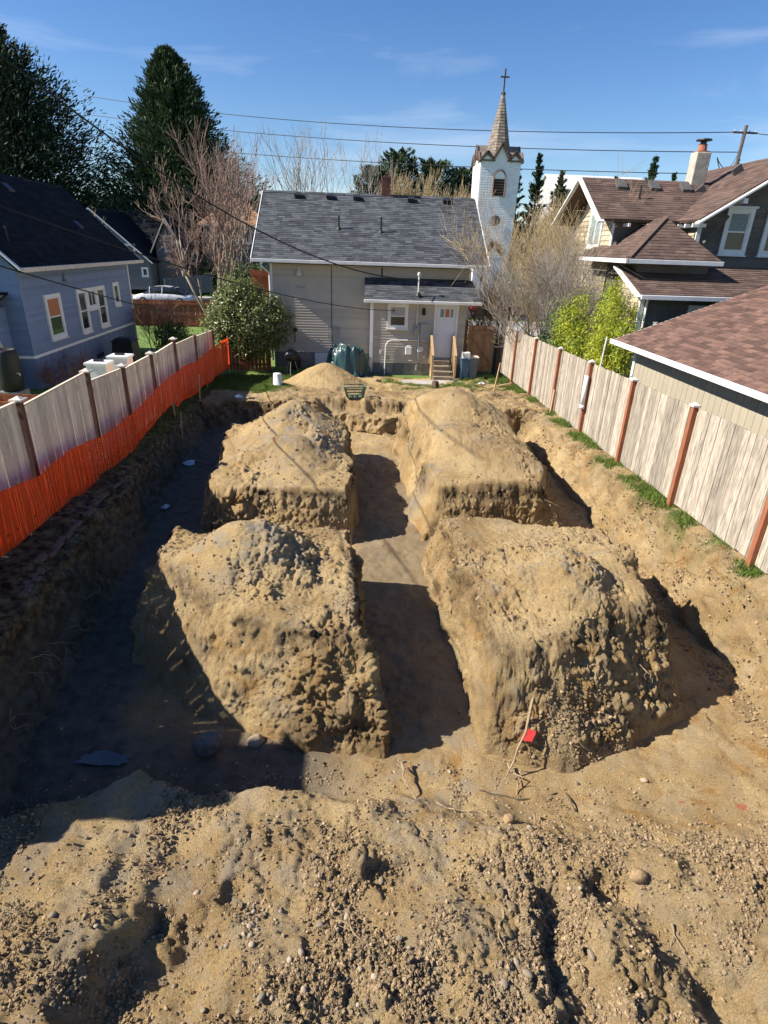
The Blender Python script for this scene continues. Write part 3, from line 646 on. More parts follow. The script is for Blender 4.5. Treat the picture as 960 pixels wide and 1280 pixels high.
# left fence, stepping down away from the camera
FXL = -5.3
lf = thing('wooden_fence', 'cream board fence with brown capped posts behind the orange netting on the left', 'fence', (FXL, 14, 0.2))
lp = [(4.5, 2.26), (6.9, 2.27), (9.34, 2.26), (11.89, 2.21), (13.75, 1.97), (15.75, 1.92), (17.9, 1.98), (20.3, 1.80), (22.9, 1.62)]
for i, (y, z) in enumerate(lp):
    g = 0.022*(24.3-y)
    post(lf, FXL+0.02, y, g-0.15, z-g+0.15-0.08, M['post_dark'], M['cap'] if i < 7 else None, w=0.10, capw=0.20)
tops = [(2.2, 2.17), (2.2, 2.16), (2.06, 2.12), (1.92, 1.84), (1.80, 1.80), (1.76, 1.80), (1.72, 1.66), (1.62, 1.50)]
for i in range(8):
    y0, y1 = lp[i][0]+0.055, lp[i+1][0]-0.055; a, b2 = tops[i]
    g = 0.022*(24.3-(y0+y1)/2); h = 1.85
    boards(lf, FXL, y0, y1, a-h, b2-h, h, M['board_left'], 'l')
    b = MB(); b.bar((FXL-0.04, y0, a-0.15), (FXL-0.04, y1, b2-0.15), 0.04, 0.09); b.bar((FXL-0.04, y0, a-1.4), (FXL-0.04, y1, b2-1.4), 0.04, 0.09)
    b.bar((FXL, y0, a+0.012), (FXL, y1, b2+0.012), 0.045, 0.025); b.build('rail', M['board_left'], lf)
# red-brown fences
def board_fence(name, label, p0, p1, z0, z1, h, mat_, key, w=0.14, posts=2.4, nmax=300):
    t = thing(name, label, 'fence', ((p0[0]+p1[0])/2, (p0[1]+p1[1])/2, z0))
    L_ = math.hypot(p1[0]-p0[0], p1[1]-p0[1]); n = int(L_/w); ang = atan2(p1[1]-p0[1], p1[0]-p0[0])
    me = board_mesh(w-0.006, 0.02, h, mat_, key)
    for i in range(n):
        f = (i+.5)/n; p = Vector((p0[0]+(p1[0]-p0[0])*f, p0[1]+(p1[1]-p0[1])*f, z0+(z1-z0)*f))
        o = linkobj('board', me, t, p-ORG[t]+Vector((random.uniform(-.006, .006), random.uniform(-.006, .006), random.uniform(-.01, .01)))); o.rotation_euler[2] = ang
    k = max(1, int(L_/posts))
    for i in range(k+1):
        f = i/k; x = p0[0]+(p1[0]-p0[0])*f; y = p0[1]+(p1[1]-p0[1])*f; z = z0+(z1-z0)*f
        b = MB(); b.box(x-.05, x+.05, y+.02, y+.12, z-.1, z+h+.03); b.build('post', mat_, t)
    b = MB()
    for c in (0.25, h-0.2): b.bar((p0[0], p0[1]-0.03, z0+c), (p1[0], p1[1]-0.03, z1+c), .04, .09)
    b.build('rail', mat_, t)
    return t
board_fence('wooden_fence', 'dark red-brown board fence between the neighbour lawn and the white car', (-14.2, 38), (-8.4, 38), -0.40, -0.40, 1.62, M['redfence'], 'rb1')
board_fence('wooden_fence', 'short red-brown fence closing the yard corner under the rhododendron', (-5.2, 24.2), (-3.4, 24.3), -0.2, -0.2, 1.35, M['redfence'], 'rb2')
board_fence('wooden_fence', 'low orange-brown fence in the left neighbour yard behind the cream fence', (-9.4, 12.6), (-5.45, 12.6), 0.26, 0.26, 1.22, M['redfence'], 'rb3')
board_fence('wooden_fence', 'tall brown panel fence in the gap left of the grey house', (-4.75, 29.5), (-4.05, 29.5), 1.7, 1.7, 1.7, M['redfence'], 'rb4')
board_fence('wooden_fence', 'grey board fence beside the far dark-roofed houses', (-15.5, 52), (-13.0, 58), 0.1, 0.3, 1.5, M['slate'], 'gf')
# gate at the far right corner
gt = thing('wooden_gate', 'cedar board gate with a diagonal brace between porch and right fence', 'gate', (5.2, 24.45, -0.2))
n = 9
for i in range(n):
    w_ = 1.12/n; me = board_mesh(w_-0.006, 0.02, 1.85, M['gateboard'], 'gate'); p = Vector((4.72+w_*(i+.5), 24.5, -0.08)); linkobj('board', me, gt, p-ORG[gt])
b = MB()
for z in (0.12, 1.45): b.box(4.72, 5.84, 24.44, 24.485, z, z+0.11)
b.bar((4.80, 24.46, 1.42), (5.76, 24.46, 0.26), 0.035, 0.10, (0, 1, 0)); b.build('brace', M['gateboard'], gt)
b = MB(); b.box(4.58, 4.69, 24.42, 24.53, -0.2, 1.95); b.build('post', M['post_dark'], gt)
b = MB(); b.box(5.88, 5.98, 24.42, 24.53, -0.2, 1.98); b.build('post', M['black'], gt)
# ---------------------------------------------------------------- orange safety netting
def netting():
    t = thing('safety_fence', 'bright orange plastic safety netting sagging in front of the left board fence', 'safety fence', (-4.9, 14, 0.2))
    ys_ = [3.5, 5.5, 7.4, 8.6, 9.6, 11.3, 13.2, 14.8, 15.9, 16.2, 18.5, 20.5, 22.6, 23.4]
    top = [1.42, 1.38, 1.32, 1.16, 1.16, 1.02, 0.98, 1.12, 1.22, 1.22, 1.16, 1.18, 1.22, 1.24]
    bot = [0.45, 0.44, 0.42, 0.40, 0.32, 0.18, 0.20, 0.44, 0.55, 0.30, 0.24, 0.18, 0.14, 0.12]
    cy, cz = 0.075, 0.062
    ny = int((23.3-3.5)/cy); nz_ = 15
    def P(i, j):
        y = 3.5+i*cy; f = j/nz_
        a = np.interp(y, ys_, top)+0.02*sin(y*2.6)+0.008*sin(y*7.7); b_ = np.interp(y, ys_, bot)+0.03*sin(y*2.3+1)
        z = b_+(a-b_)*f
        x = np.interp(y, [3.5, 9, 16, 23.4], [-4.93, -4.93, -4.93, -4.80])+0.03*sin(y*3.2)*(1-f)+0.008*sin(y*9+f*3)+0.03*sin(y*1.7)
        if y < 22.8: pass
        return Vector((x, y, z))
    b = MB(); sg = 0.30                            # fraction of each cell taken by strands
    rowy = [0, 0.50]; rowz = [0, 0.52]
    org = ORG[t]
    vs = []; fs = []
    # lattice: points at i + {0, .36}, j + {0, .40}
    cache = {}
    def vid(i, j, a, c):
        k_ = (i, j, a, c)
        if k_ not in cache:
            cache[k_] = len(vs); vs.append(P(i+rowy[a], j+rowz[c]))
        return cache[k_]
    for i in range(ny):
        for j in range(nz_):
            fs.append((vid(i, j, 0, 0), vid(i, j, 1, 0), vid(i, j, 1, 1), vid(i, j, 0, 1)))
            fs.append((vid(i, j, 1, 0), vid(i+1, j, 0, 0), vid(i+1, j, 0, 1), vid(i, j, 1, 1)))
            fs.append((vid(i, j, 0, 1), vid(i, j, 1, 1), vid(i, j+1, 1, 0), vid(i, j+1, 0, 0)))
            solid = (3.5+i*cy < 10.6) or (i % 4 == 0) or j in (0, nz_-1)
            if solid and not (j % 6 == 3 and i % 3 == 1):
                fs.append((vid(i, j, 1, 1), vid(i+1, j, 0, 1), vid(i+1, j+1, 0, 0), vid(i, j+1, 1, 0)))
    b.add(vs, fs); o = b.build('netting', M['net'], t); o['kind'] = 'stuff'
    # pale upright cords
    c = MB()
    yy = 4.0
    while yy < 23.2:
        i = (yy-3.5)/cy
        c.tube([P(i+0.5*sin(f_*3+yy*3), f_*nz_)+Vector((0.012, 0, 0)) for f_ in (0.02, 0.25, 0.5, 0.75, 0.98)], 0.0045, 4, False)
        yy += random.choice((0.12, 0.15, 0.17)) if yy < 12 else random.choice((0.16, 0.2))
    c.build('cord', M['netline'], t)['kind'] = 'stuff'
    for y in (8.2, 12.5, 16.0, 19.7, 23.3):
        s_ = MB(); p = P((y-3.5)/cy, 0); q = P((y-3.5)/cy, nz_)
        s_.bar((p.x-0.03, y, p.z-0.35), (q.x-0.04, y, q.z+0.03), 0.035, 0.035); s_.build('stake', M['newwood'], t)
netting()
# ================================================================ WALL TOOLS
def siding(parent, fr, a0, a1, c0, c1, ex, m, edge=None, name='siding', b0=0.0, lap=0.026):
    """lapped courses; edge(c) -> (a0,a1) for gables"""
    b = MB(); c = c0
    while c < c1-1e-4:
        d = min(c+ex, c1)
        b.tint = 0.5+random.uniform(-.5, .5)
        l0, r0 = edge(c) if edge else (a0, a1); l1, r1 = edge(d) if edge else (a0, a1)
        if r1 < l1: l1 = r1 = (l1+r1)/2
        b.add([fr(l0, b0+lap, c), fr(r0, b0+lap, c), fr(r1, b0+0.003, d), fr(l1, b0+0.003, d), fr(l0, b0, c), fr(r0, b0, c)], [(0, 1, 2, 3), (4, 5, 1, 0)])
        c = d
    o = b.build(name, m, parent); o['kind'] = 'stuff'; return o
def wall(parent, fr, a0, a1, b0, b1, c0, c1, m, name='wall'):
    b = MB(); b.fbox(fr, a0, a1, b0, b1, c0, c1); return b.build(name, m, parent)
def window(parent, fr, a0, a1, c0, c1, m, trim=0.10, style='dh', top=None, bot=None, proud=0.075, head=0.0, mull=0, sill=True):
    """frame > sash, glass, sill"""
    f = MB(); t = trim; P_ = proud
    f.fbox(fr, a0, a0+t, 0.004, P_, c0, c1); f.fbox(fr, a1-t, a1, 0.004, P_, c0, c1)
    f.fbox(fr, a0+t, a1-t, 0.004, P_, c1-t, c1); f.fbox(fr, a0+t, a1-t, 0.004, P_, c0, c0+t)
    if head: f.fbox(fr, a0-head, a1+head, 0.004, P_+0.03, c1+0.001, c1+0.06)
    w_ = f.build('window_frame', m, parent)
    s_ = MB(); i0, i1, j0, j1 = a0+t, a1-t, c0+t, c1-t; r = 0.035
    mid = (j0+j1)/2
    def ring(x0, x1, z0, z1, b_):
        b_ += 0.020
        s_.fbox(fr, x0, x0+r, 0.012, b_, z0, z1); s_.fbox(fr, x1-r, x1, 0.012, b_, z0, z1); s_.fbox(fr, x0+r, x1-r, 0.012, b_, z0, z0+r); s_.fbox(fr, x0+r, x1-r, 0.012, b_, z1-r, z1)
    if style == 'dh': ring(i0, i1, mid-0.02, j1, 0.030); ring(i0, i1, j0, mid+0.021, 0.038)
    elif style == 'slider': xm = (i0+i1)/2; ring(i0, xm+0.02, j0, j1, 0.030); ring(xm-0.02, i1, j0, j1, 0.038)
    else: ring(i0, i1, j0, j1, 0.032)
    s_.build('sash', m, w_)
    def pane(z0, z1, mm, b_): g = MB(); g.fbox(fr, i0+.01, i1-.01, 0.006, b_+0.020, z0, z1); g.build('pane', mm, w_)
    if style == 'dh': pane(mid, j1, top or M['glass'], 0.019); pane(j0, mid, bot or M['glass'], 0.018)
    else: pane(j0, j1, top or M['glass'], 0.018)
    if sill: g = MB(); g.fbox(fr, a0-0.03, a1+0.03, 0.004, P_+0.035, c0-0.04, c0-0.001); g.build('sill', m, w_)
    return w_
def roof_plane(parent, E0, E1, T1, T0, m, ex=0.14, tab=0.30, thick=0.06, name='roof', single=None, msingle=None, raw=False, deckmat=None):
    """roof slab with real shingle courses. E0,E1 eave; T0,T1 top. returns roof object"""
    E0, E1, T0, T1 = map(Vector, (E0, E1, T0, T1))
    nrm = (E1-E0).cross(((T0+T1)/2)-E0).normalized()
    if nrm.z < 0: nrm = -nrm
    d = MB(); A = [E0, E1, T1, T0] if (T1-T0).length > 0.02 else [E0, E1, T1]
    d.prism([p-nrm*thick for p in A], nrm*thick); deck = d.build(name, deckmat or m, parent)
    Ls = ((T0+T1)/2-(E0+E1)/2).length; n = max(1, int(round(Ls/ex)))
    sh = MB(); ang = Vector((1, 0, 0)); cnt = 0
    for i in range(n):
        f0, f1 = i/n, min(1.0, (i+1.02)/n)
        l0 = E0.lerp(T0, f0); r0 = E1.lerp(T1, f0); l1 = E0.lerp(T0, f1); r1 = E1.lerp(T1, f1)
        W = (r0-l0).length; k = max(1, int(round(W/tab)))
        off = random.random()
        ed = sorted(set([0.0, 1.0]+[min(1, max(0, (q+off+random.uniform(-.12, .12))/k)) for q in range(-1, k+1)]))
        for q in range(len(ed)-1):
            u0, u1 = ed[q], ed[q+1]-0.004/max(W, .1)
            if u1-u0 < 1e-3: continue
            th = 0.012+random.choice((0, 0, 0.006)); 
            a = l0.lerp(r0, u0); b_ = l0.lerp(r0, u1); c = l1.lerp(r1, u1); e = l1.lerp(r1, u0)
            if single and cnt < 300 and single(a):
                cnt += 1; s_ = MB(); s_.add([a+nrm*th, b_+nrm*th, c+nrm*.003, e+nrm*.003, a, b_], [(0, 1, 2, 3), (4, 5, 1, 0)]); s_.build('shingle', msingle, deck); continue
            sh.tint = random.random(); sh.add([a+nrm*th, b_+nrm*th, c+nrm*.003, e+nrm*.003, a, b_], [(0, 1, 2, 3), (4, 5, 1, 0)])
    o = sh.build('shingles', m, deck); o['kind'] = 'stuff'
    return deck
# ================================================================ GREY HOUSE
GH = thing('grey_house', 'small warm grey house with charcoal roof and white back door beyond the pit', 'house', (0.8, 25.3, -0.2))
YW, YP = 25.3, 24.1
fw = frame((-3.3, YW, 0), (1, 0)); fp = frame((0.8, YP, 0), (1, 0))
b = MB(); b.box(-3.3, 4.75, YW, 33.0, -0.35, 3.84)
b.add([(-3.3, 25.3, 3.84), (-3.3, 33, 3.84), (-3.3, 29.1, 6.3)], [(0, 1, 2)]); b.add([(4.75, 25.3, 3.84), (4.75, 33, 3.84), (4.75, 29.1, 6.3)], [(0, 2, 1)])
b.build('wall', M['greysiding'], GH)
siding(GH, fw, 0, 4.1, 0.42, 3.84, 0.105, M['greysiding']); siding(GH, fw, 4.1, 8.05, 2.9, 3.84, 0.105, M['greysiding'])
b = MB(); b.fbox(fw, 0.0, 8.05, 0.002, 0.02, -0.35, 0.42); b.build('foundation', M['foundation'], GH)
b = MB(); b.fbox(fw, 1.70, 2.70, 0.022, 0.05, -0.3, 0.40); b.build('crawl_space_door', M['doorwhite'], GH)
for a in (-0.04, 8.0): b = MB(); b.fbox(fw, a, a+0.09, 0.0, 0.03, 0.42, 3.84); b.build('corner_trim', M['white'], GH)
b = MB(); b.fbox(fw, 4.0, 4.14, 0.032, 0.05, 0.42, 2.95); b.build('trim_board', M['newwood'], GH)
RL, RR, EY, RY, EZ, RZ = -3.97, 5.38, 24.8, 29.1, 4.02, 6.63
rfp = roof_plane(GH, (RL, EY, EZ), (RR, EY, EZ), (RR, RY, RZ), (RL, RY, RZ), M['roofgrey'], 0.14, 0.32, 0.08)
b = MB(); b.prism([(RL, 33.4, EZ-.08), (RR, 33.4, EZ-.08), (RR, RY, RZ-.08), (RL, RY, RZ-.08)], (0, 0, 0.08)); b.build('roof', M['roofgrey'], GH)
b = MB()
for k_ in range(31):
    x0 = RL+k_*0.3; b.tint = random.random(); b.add([(x0, RY-.14, RZ-.07+.015), (x0+.295, RY-.14, RZ-.07+.015), (x0+.295, RY, RZ+.035), (x0, RY, RZ+.035), (x0, RY+.14, RZ-.06), (x0+.295, RY+.14, RZ-.06)], [(0, 1, 2, 3), (3, 2, 5, 4)])
b.build('ridge_cap', M['roofgrey'], GH)['kind'] = 'stuff'
b = MB(); b.box(RL-0.02, RR+0.02, EY-0.11, EY-0.005, EZ-0.13, EZ-0.01); b.build('gutter', M['white'], GH, bevel=0.012)
b = MB(); b.box(RL, RR, EY+0.02, YW, EZ-0.14, EZ-0.11); b.build('soffit', M['white'], GH)
b = MB(); b.bar((RL-0.02, EY, EZ-.06), (RL-0.02, RY, RZ-.06), .03, .16); b.bar((RR+0.02, EY, EZ-.06), (RR+0.02, RY, RZ-.06), .03, .16); b.build('fascia', M['white'], GH)
b = MB(); b.tube([(-3.62, EY-.05, EZ-.13), (-3.6, EY, EZ-.28), (-3.36, YW-.06, EZ-.55), (-3.36, YW-.06, 0.05)], 0.04, 6); b.build('downspout', M['white'], GH)
# roof furniture
def vent_box(x, y):
    z = EZ+(y-EY)*(RZ-EZ)/(RY-EY); v = MB(); v.add([(x-.17, y-.16, z+.10), (x+.17, y-.16, z+.10), (x+.13, y+.15, z+.22), (x-.13, y+.15, z+.22), (x-.14, y-.1, z-.02), (x+.14, y-.1, z-.02), (x+.14, y+.15, z+.0), (x-.14, y+.15, z+.0)],
          [(0, 1, 2, 3), (4, 5, 1, 0), (5, 6, 2, 1), (6, 7, 3, 2), (7, 4, 0, 3)]); v.build('roof_vent', M['blackmetal'], rfp)
for x in (-2.42, -1.05, 0.12, 2.5, 4.05): vent_box(x, 28.72)
for x, y, h in ((-0.62, 26.72, 0.50), (1.12, 26.6, 0.56)):
    z = EZ+(y-EY)*(RZ-EZ)/(RY-EY); v = MB(); v.tube([(x, y, z-.05), (x, y, z+h)], 0.04, 8); v.lathe((x, y, z-.02), [(.11, 0), (.06, .08)], 10); v.build('vent_pipe', M['black'], rfp)
# brick chimney
ch = MB(); ch.box(1.22, 1.58, 29.0, 29.36, 6.3, 7.30); chim = ch.build('chimney', M['mortar'], GH)
bm_ = MB(); bm_.box(-.056, .056, -.01, .01, -.026, .026); BR = raw_mesh('brick', bm_.v, bm_.f, M['brick'])
for r_ in range(12):
    for c_ in range(3):
        a = 1.28+c_*0.12+(0.0 if r_ % 2 else -0.012)
        o = linkobj('brick', BR, chim, Vector((a, 28.998, 6.60+r_*0.06))-ORG[chim])
        o = linkobj('brick', BR, chim, Vector((1.218, 29.06+c_*0.12, 6.60+r_*0.06))-ORG[chim]); o.rotation_euler[2] = pi/2
b = MB(); b.box(1.19, 1.61, 28.97, 29.39, 7.30, 7.36); b.box(1.30, 1.50, 29.08, 29.28, 7.36, 7.42); b.build('chimney_cap', M['brick'], chim)
b = MB(); b.box(1.7, 2.9, 28.95, 29.25, 6.50, 6.66); b.build('ridge_vent', M['blackmetal'], rfp)
# porch
b = MB(); b.box(0.8, 4.5, YP, YW+.01, -0.3, 2.85); b.build('porch_wall', M['greysiding'], GH)
def porch_sid(a0, a1, c0, c1): siding(GH, fp, a0, a1, c0, c1, 0.105, M['greysiding'], b0=0.002)
porch_sid(0.0, 2.42, 0.27, 2.55); porch_sid(3.38, 3.7, 0.27, 2.55); porch_sid(2.42, 3.38, 0.27, 0.5)
b = MB(); b.fbox(fp, 0, 3.7, 0.003, 0.015, -0.3, 0.26); fo = b.build('foundation', M['foundation'], GH)
for k_ in range(9): b = MB(); b.fbox(fp, 0.02+k_*0.145, 0.15+k_*0.145, 0.016, 0.03, -0.28, 0.25); b.build('skirting_board', M['slate'], fo)
roof2 = roof_plane(GH, (0.44, 23.75, 2.72), (5.0, 23.75, 2.72), (4.85, YW, 3.42), (0.46, YW, 3.42), M['roofgrey'], 0.14, 0.32, 0.06)
b = MB(); b.box(0.42, 5.02, 23.65, 23.745, 2.60, 2.71); b.build('gutter', M['white'], GH, bevel=0.012)
b = MB(); b.box(0.5, 4.9, 23.77, YP, 2.58, 2.61); b.build('soffit', M['white'], GH)
b = MB(); b.fbox(fp, -0.12, -0.0, -0.04, 0.05, -0.1, 2.58); b.build('porch_post', M['white'], GH)
b = MB(); b.fbox(fw, 4.0, 8.0, 0.02, 0.06, 3.30, 3.44); b.build('flashing', M['blackmetal'], GH)
window(GH, fp, 0.56, 1.38, 1.62, 2.56, M['white'], 0.10, 'dh', top=M['blind'])
# door
dframe = MB(); dframe.fbox(fp, 2.42, 2.52, 0.004, 0.05, 0.5, 2.58); dframe.fbox(fp, 3.28, 3.38, 0.004, 0.05, 0.5, 2.58); dframe.fbox(fp, 2.52, 3.28, 0.004, 0.05, 2.50, 2.58)
df = dframe.build('door_frame', M['white'], GH)
b = MB(); b.fbox(fp, 2.53, 3.27, 0.006, 0.028, 0.52, 2.49)
b.fbox(fp, 2.65, 2.87, 0.0285, 0.036, 0.62, 1.45); b.fbox(fp, 2.93, 3.15, 0.0285, 0.036, 0.62, 1.45); b.fbox(fp, 2.65, 2.87, 0.0285, 0.036, 1.52, 2.0); b.fbox(fp, 2.93, 3.15, 0.0285, 0.036, 1.52, 2.0)
dr = b.build('door', M['doorwhite'], GH, bevel=0.004)
for a in (2.66, 2.87, 3.08): b = MB(); b.fbox(fp, a-.01 if a > 2.7 else a, a+.15 if a < 3 else a+.09, 0.029, 0.034, 2.10, 2.40); b.build('door_pane', M['curtain'] if a == 2.87 else M['lace'], dr)
b = MB(); b.lathe(fp(2.60, 0.03, 1.42), [(0.02, 0), (0.02, .03), (0.028, .05), (0.028, .07), (.01, .08)], 8, 'y'); b.lathe(fp(2.60, 0.03, 1.55), [(0.02, -.03), (0.02, .0)], 8, 'y'); b.build('door_handle', M['greymetal'], dr)
b = MB(); b.fbox(fp, 2.42, 3.38, 0.0, 0.10, 0.44, 0.50); b.build('threshold', M['greymetal'], GH)
# steps
stp = thing('porch_steps', 'four weathered wooden steps with pale handrails leading to the back door', 'steps', (3.55, 23.4, -0.2))
for i in range(4):
    b = MB(); y1 = YP-0.05-i*0.27; z = 0.44-i*0.165
    b.box(3.22, 3.92, y1-0.29, y1, z-0.04, z); b.build('tread', M['tread'], stp, bevel=0.008)
    b = MB(); b.box(3.22, 3.92, y1-0.26, y1-0.24, z-0.16, z-0.042); b.build('riser', M['tread'], stp)
for x in (3.17, 3.95):
    b = MB(); b.prism([(x, YP-.05, -.2), (x, YP-.05, .42), (x, YP-1.15, -.2)], (0.045, 0, 0)); b.build('stringer', M['newwood'], stp)
for s_ in (0, 1):
    x = (3.12, 4.02)[s_]
    hr = MB(); hr.bar((x, YP-.02, 1.42), (x, YP-0.35, 1.42), .09, .04); hr.bar((x, YP-0.35, 1.42), (x, YP-1.18, 0.78), .09, .04); h_ = hr.build('handrail', M['newwood'], stp)
    for yy, zb, zt in ((YP-1.14, -.2, .80), (YP-.06, 0.3, 1.40)):
        b = MB(); b.box(x-.04, x+.04, yy-.04, yy+.04, zb, zt-.001); b.build('rail_post', M['newwood'], stp)
    for k_ in range(9):
        yy = YP-.15-k_*0.105; zt = 1.40 if yy > YP-.35 else 1.40-(YP-.35-yy)*0.77; b = MB(); b.box(x-.018, x+.018, yy-.018, yy+.018, zt-0.95, zt-.005); b.build('baluster', M['newwood'], stp)
# utilities on the porch wall (parts of the house)
def upart(name, mm, fn, par=GH, **kw): b = MB(); fn(b); return b.build(name, mm, par, **kw)
upart('electric_mast', M['pipe'], lambda b: (b.tube([fp(1.73, 0.09, 1.6), fp(1.73, 0.09, 3.62)], 0.028, 8), b.lathe(fp(1.73, .09, 3.6), [(.06, 0), (.07, .06), (.05, .11), (.01, .13)], 10)))
upart('mast_flashing', M['black'], lambda b: b.lathe(fp(1.73, .09, 2.88), [(.13, 0), (.05, .12)], 10))
upart('electric_meter', M['greymetal'], lambda b: (b.fbox(fp, 1.62, 1.86, 0.02, 0.12, 1.40, 1.78), b.lathe(fp(1.74, 0.0, 1.62)+Vector((0, -.12, 0)), [(.085, 0), (.085, -.07), (.05, -.1)], 14, 'y')))
upart('breaker_box', M['greymetal'], lambda b: (b.fbox(fp, 1.86+.02, 2.32, 0.02, 0.13, 1.10, 1.85), b.fbox(fp, 1.90, 2.30, 0.131, 0.137, 1.13, 1.82)), bevel=0.008)
upart('conduit', M['pipe'], lambda b: (b.tube([fp(1.84, 0.05, 1.40), fp(1.84, 0.05, .55), fp(1.87, .06, .45)], 0.035, 8)))
upart('conduit', M['pipe'], lambda b: (b.tube([fp(1.82, 0.08, 1.19), fp(.75, 0.08, 1.17), fp(.60, 0.08, 1.10), fp(.53, .08, .95), fp(.50, 0.08, -.3)], 0.028, 8)))
upart('cable', M['pipe'], lambda b: b.tube([fp(2.0, 0.05, .95), fp(2.12, 0.06, .75), fp(2.10, .06, .4), fp(1.95, .06, .18), fp(1.80, .05, .22), fp(1.80, .05, .0)], 0.012, 6))
upart('cable', M['pipe'], lambda b: b.tube([fp(1.45, 0.05, .38), fp(1.82, 0.05, .36)], 0.012, 6))
upart('gas_box', M['white'], lambda b: (b.fbox(fp, 1.32, 1.58, 0.02, 0.14, .62, .93), b.fbox(fp, 1.36, 1.54, .02, .12, .94, .98)), bevel=0.02)
upart('phone_box', M['pipe'], lambda b: b.fbox(fp, 1.88, 2.05, 0.02, 0.10, .74, .95), bevel=0.01)
upart('outlet', M['pipe'], lambda b: b.fbox(fp, .28, .38, 0.02, 0.05, .62, .76), bevel=0.005)
lmp = upart('wall_lamp', M['black'], lambda b: (b.fbox(fp, 1.93, 2.06, 0.02, .05, 2.15, 2.42), b.lathe(fp(1.995, .10, 2.2), [(.045, 0), (.06, .03), (.06, .17), (.03, .21)], 10)))
lm2 = upart('flood_lamp', M['pipe'], lambda b: (b.lathe(fw(1.12, .08, 3.62), [(.05, 0), (.05, .1)], 8), b.lathe(fw(1.12, .10, 3.42), [(.12, 0), (.13, .05), (.10, .16), (.05, .2)], 12)))
upart('wall_cable', M['wire'], lambda b: b.tube([fw(2.42, .03, 3.8), fw(2.42, .03, 1.5), fw(2.45, .03, .5)], .012, 5))
upart('hose_bracket', M['greymetal'], lambda b: [b.bar(fw(2.28, .04, 1.0+q*.08), fw(2.72, .04, 1.0+q*.08), .012, .012) for q in range(7)]+[b.bar(fw(q, .04, .98), fw(q, .04, 1.5), .015, .015) for q in (2.28, 2.5, 2.72)])
upart('wall_pipe', M['black'], lambda b: b.tube([fw(4.45, .03, 3.8), fw(4.45, .03, 3.45)], .03, 6))
upart('wire_hook', M['greymetal'], lambda b: b.tube([fw(0.95, .04, 3.05), fw(1.1, .06, 2.98), fw(1.3, .06, 2.98), fw(1.42, .04, 3.05)], .01, 5))
# ================================================================ BLUE HOUSE (left)
BH = thing('blue_house', 'blue clapboard house with black roof and white trimmed windows on the left', 'house', (-11, 24, 0))
BX = -10.0
fb = frame((BX, 19.1, 0), (0, 1)); fb2 = frame((-15.2, 19.1, 0), (1, 0))
b = MB(); b.box(-15.2, BX, 19.1, 28.3, -0.3, 3.62); b.prism([(-15.0, 19.1, 3.62), (BX, 19.1, 3.62), (-12.5, 19.1, 6.2)], (0, 9.2, 0)); b.build('wall', M['blue'], BH)
siding(BH, fb, 0, 9.2, 1.12, 3.62, 0.10, M['blue']); 
siding(BH, fb2, 0, 5.2, 1.12, 3.62, 0.10, M['blue']); siding(BH, fb2, 0, 5.2, 3.62, 6.1, 0.10, M['blue'], edge=lambda c: (0.2+(c-3.62)/1.03, 5.2-(c-3.62)/1.03))
b = MB(); b.fbox(fb, 0, 9.2, 0.002, 0.03, -0.3, 1.02); b.fbox(fb2, 0, 5.2, 0.002, 0.03, -0.3, 1.02); b.build('foundation', M['bluedark'], BH)['kind'] = 'stuff'
b = MB(); b.fbox(fb, -0.06, 9.2, 0.0, 0.06, 1.03, 1.115); b.build('belt_trim', M['white'], BH)
b = MB(); b.fbox(fb2, 0, 5.2, 0.0, 0.06, 1.03, 1.115); b.build('belt_trim', M['white'], BH)
b = MB(); b.fbox(fb, -0.03, 0.08, 0, 0.03, 1.12, 3.6); b.build('corner_trim', M['blue'], BH)
b = MB(); b.fbox(fb, 9.12, 9.22, 0, 0.04, -0.2, 3.6); b.build('corner_trim', M['white'], BH)
rl = roof_plane(BH, (-9.58, 18.6, 3.70), (-9.58, 29.0, 3.70), (-12.5, 29.0, 6.50), (-12.5, 18.6, 6.50), M['roofblack'], 0.16, 0.32, 0.09)
b = MB(); b.prism([(-15.4, 18.6, 3.61), (-15.4, 29, 3.61), (-12.5, 29, 6.41), (-12.5, 18.6, 6.41)], (0, 0, 0.09)); b.build('roof', M['roofblack'], BH)
b = MB(); b.box(-9.57, -9.46, 18.6, 29.0, 3.57, 3.70); b.build('gutter', M['cap'], BH, bevel=0.01)
b = MB(); b.bar((-9.55, 18.58, 3.64), (-12.5, 18.58, 6.42), .04, .20, (0, 1, 0)); b.build('fascia', M['white'], BH)
b = MB(); b.bar((-9.55, 29.02, 3.64), (-12.5, 29.02, 6.42), .04, .20, (0, 1, 0)); b.build('fascia', M['white'], BH)
for (x, y) in ((-12.0, 23.6), (-10.9, 26.2)):
    z = 3.7+(-9.58-x)*0.959; b = MB(); b.prism([(x-.12, y-.2, z-.1), (x+.12, y-.2, z-.30), (x+.12, y-.2, z-.05), (x-.12, y-.2, z+.16)], (0, .4, 0)); b.build('roof_vent', M['blackmetal'], rl)
b = MB(); z = 3.7+(-9.58+10.3)*0.959; b.tube([(-10.3, 19.6, z-.1), (-10.3, 19.6, z+.4)], 0.035, 8); b.build('vent_pipe', M['black'], rl)
WB = lambda y0, y1, z0, z1, **k: window(BH, fb, y0-19.1, y1-19.1, z0, z1, M['white'], 0.12, **k)
WB(20.35, 21.45, 1.40, 2.82, top=M['curtain'])
WB(22.72, 23.55, 1.30, 2.83, ); WB(24.45, 25.30, 1.30, 2.83)
WB(23.56, 24.44, 2.05, 2.83, style='slider')
WB(26.2, 26.85, 1.95, 2.88, style='one')
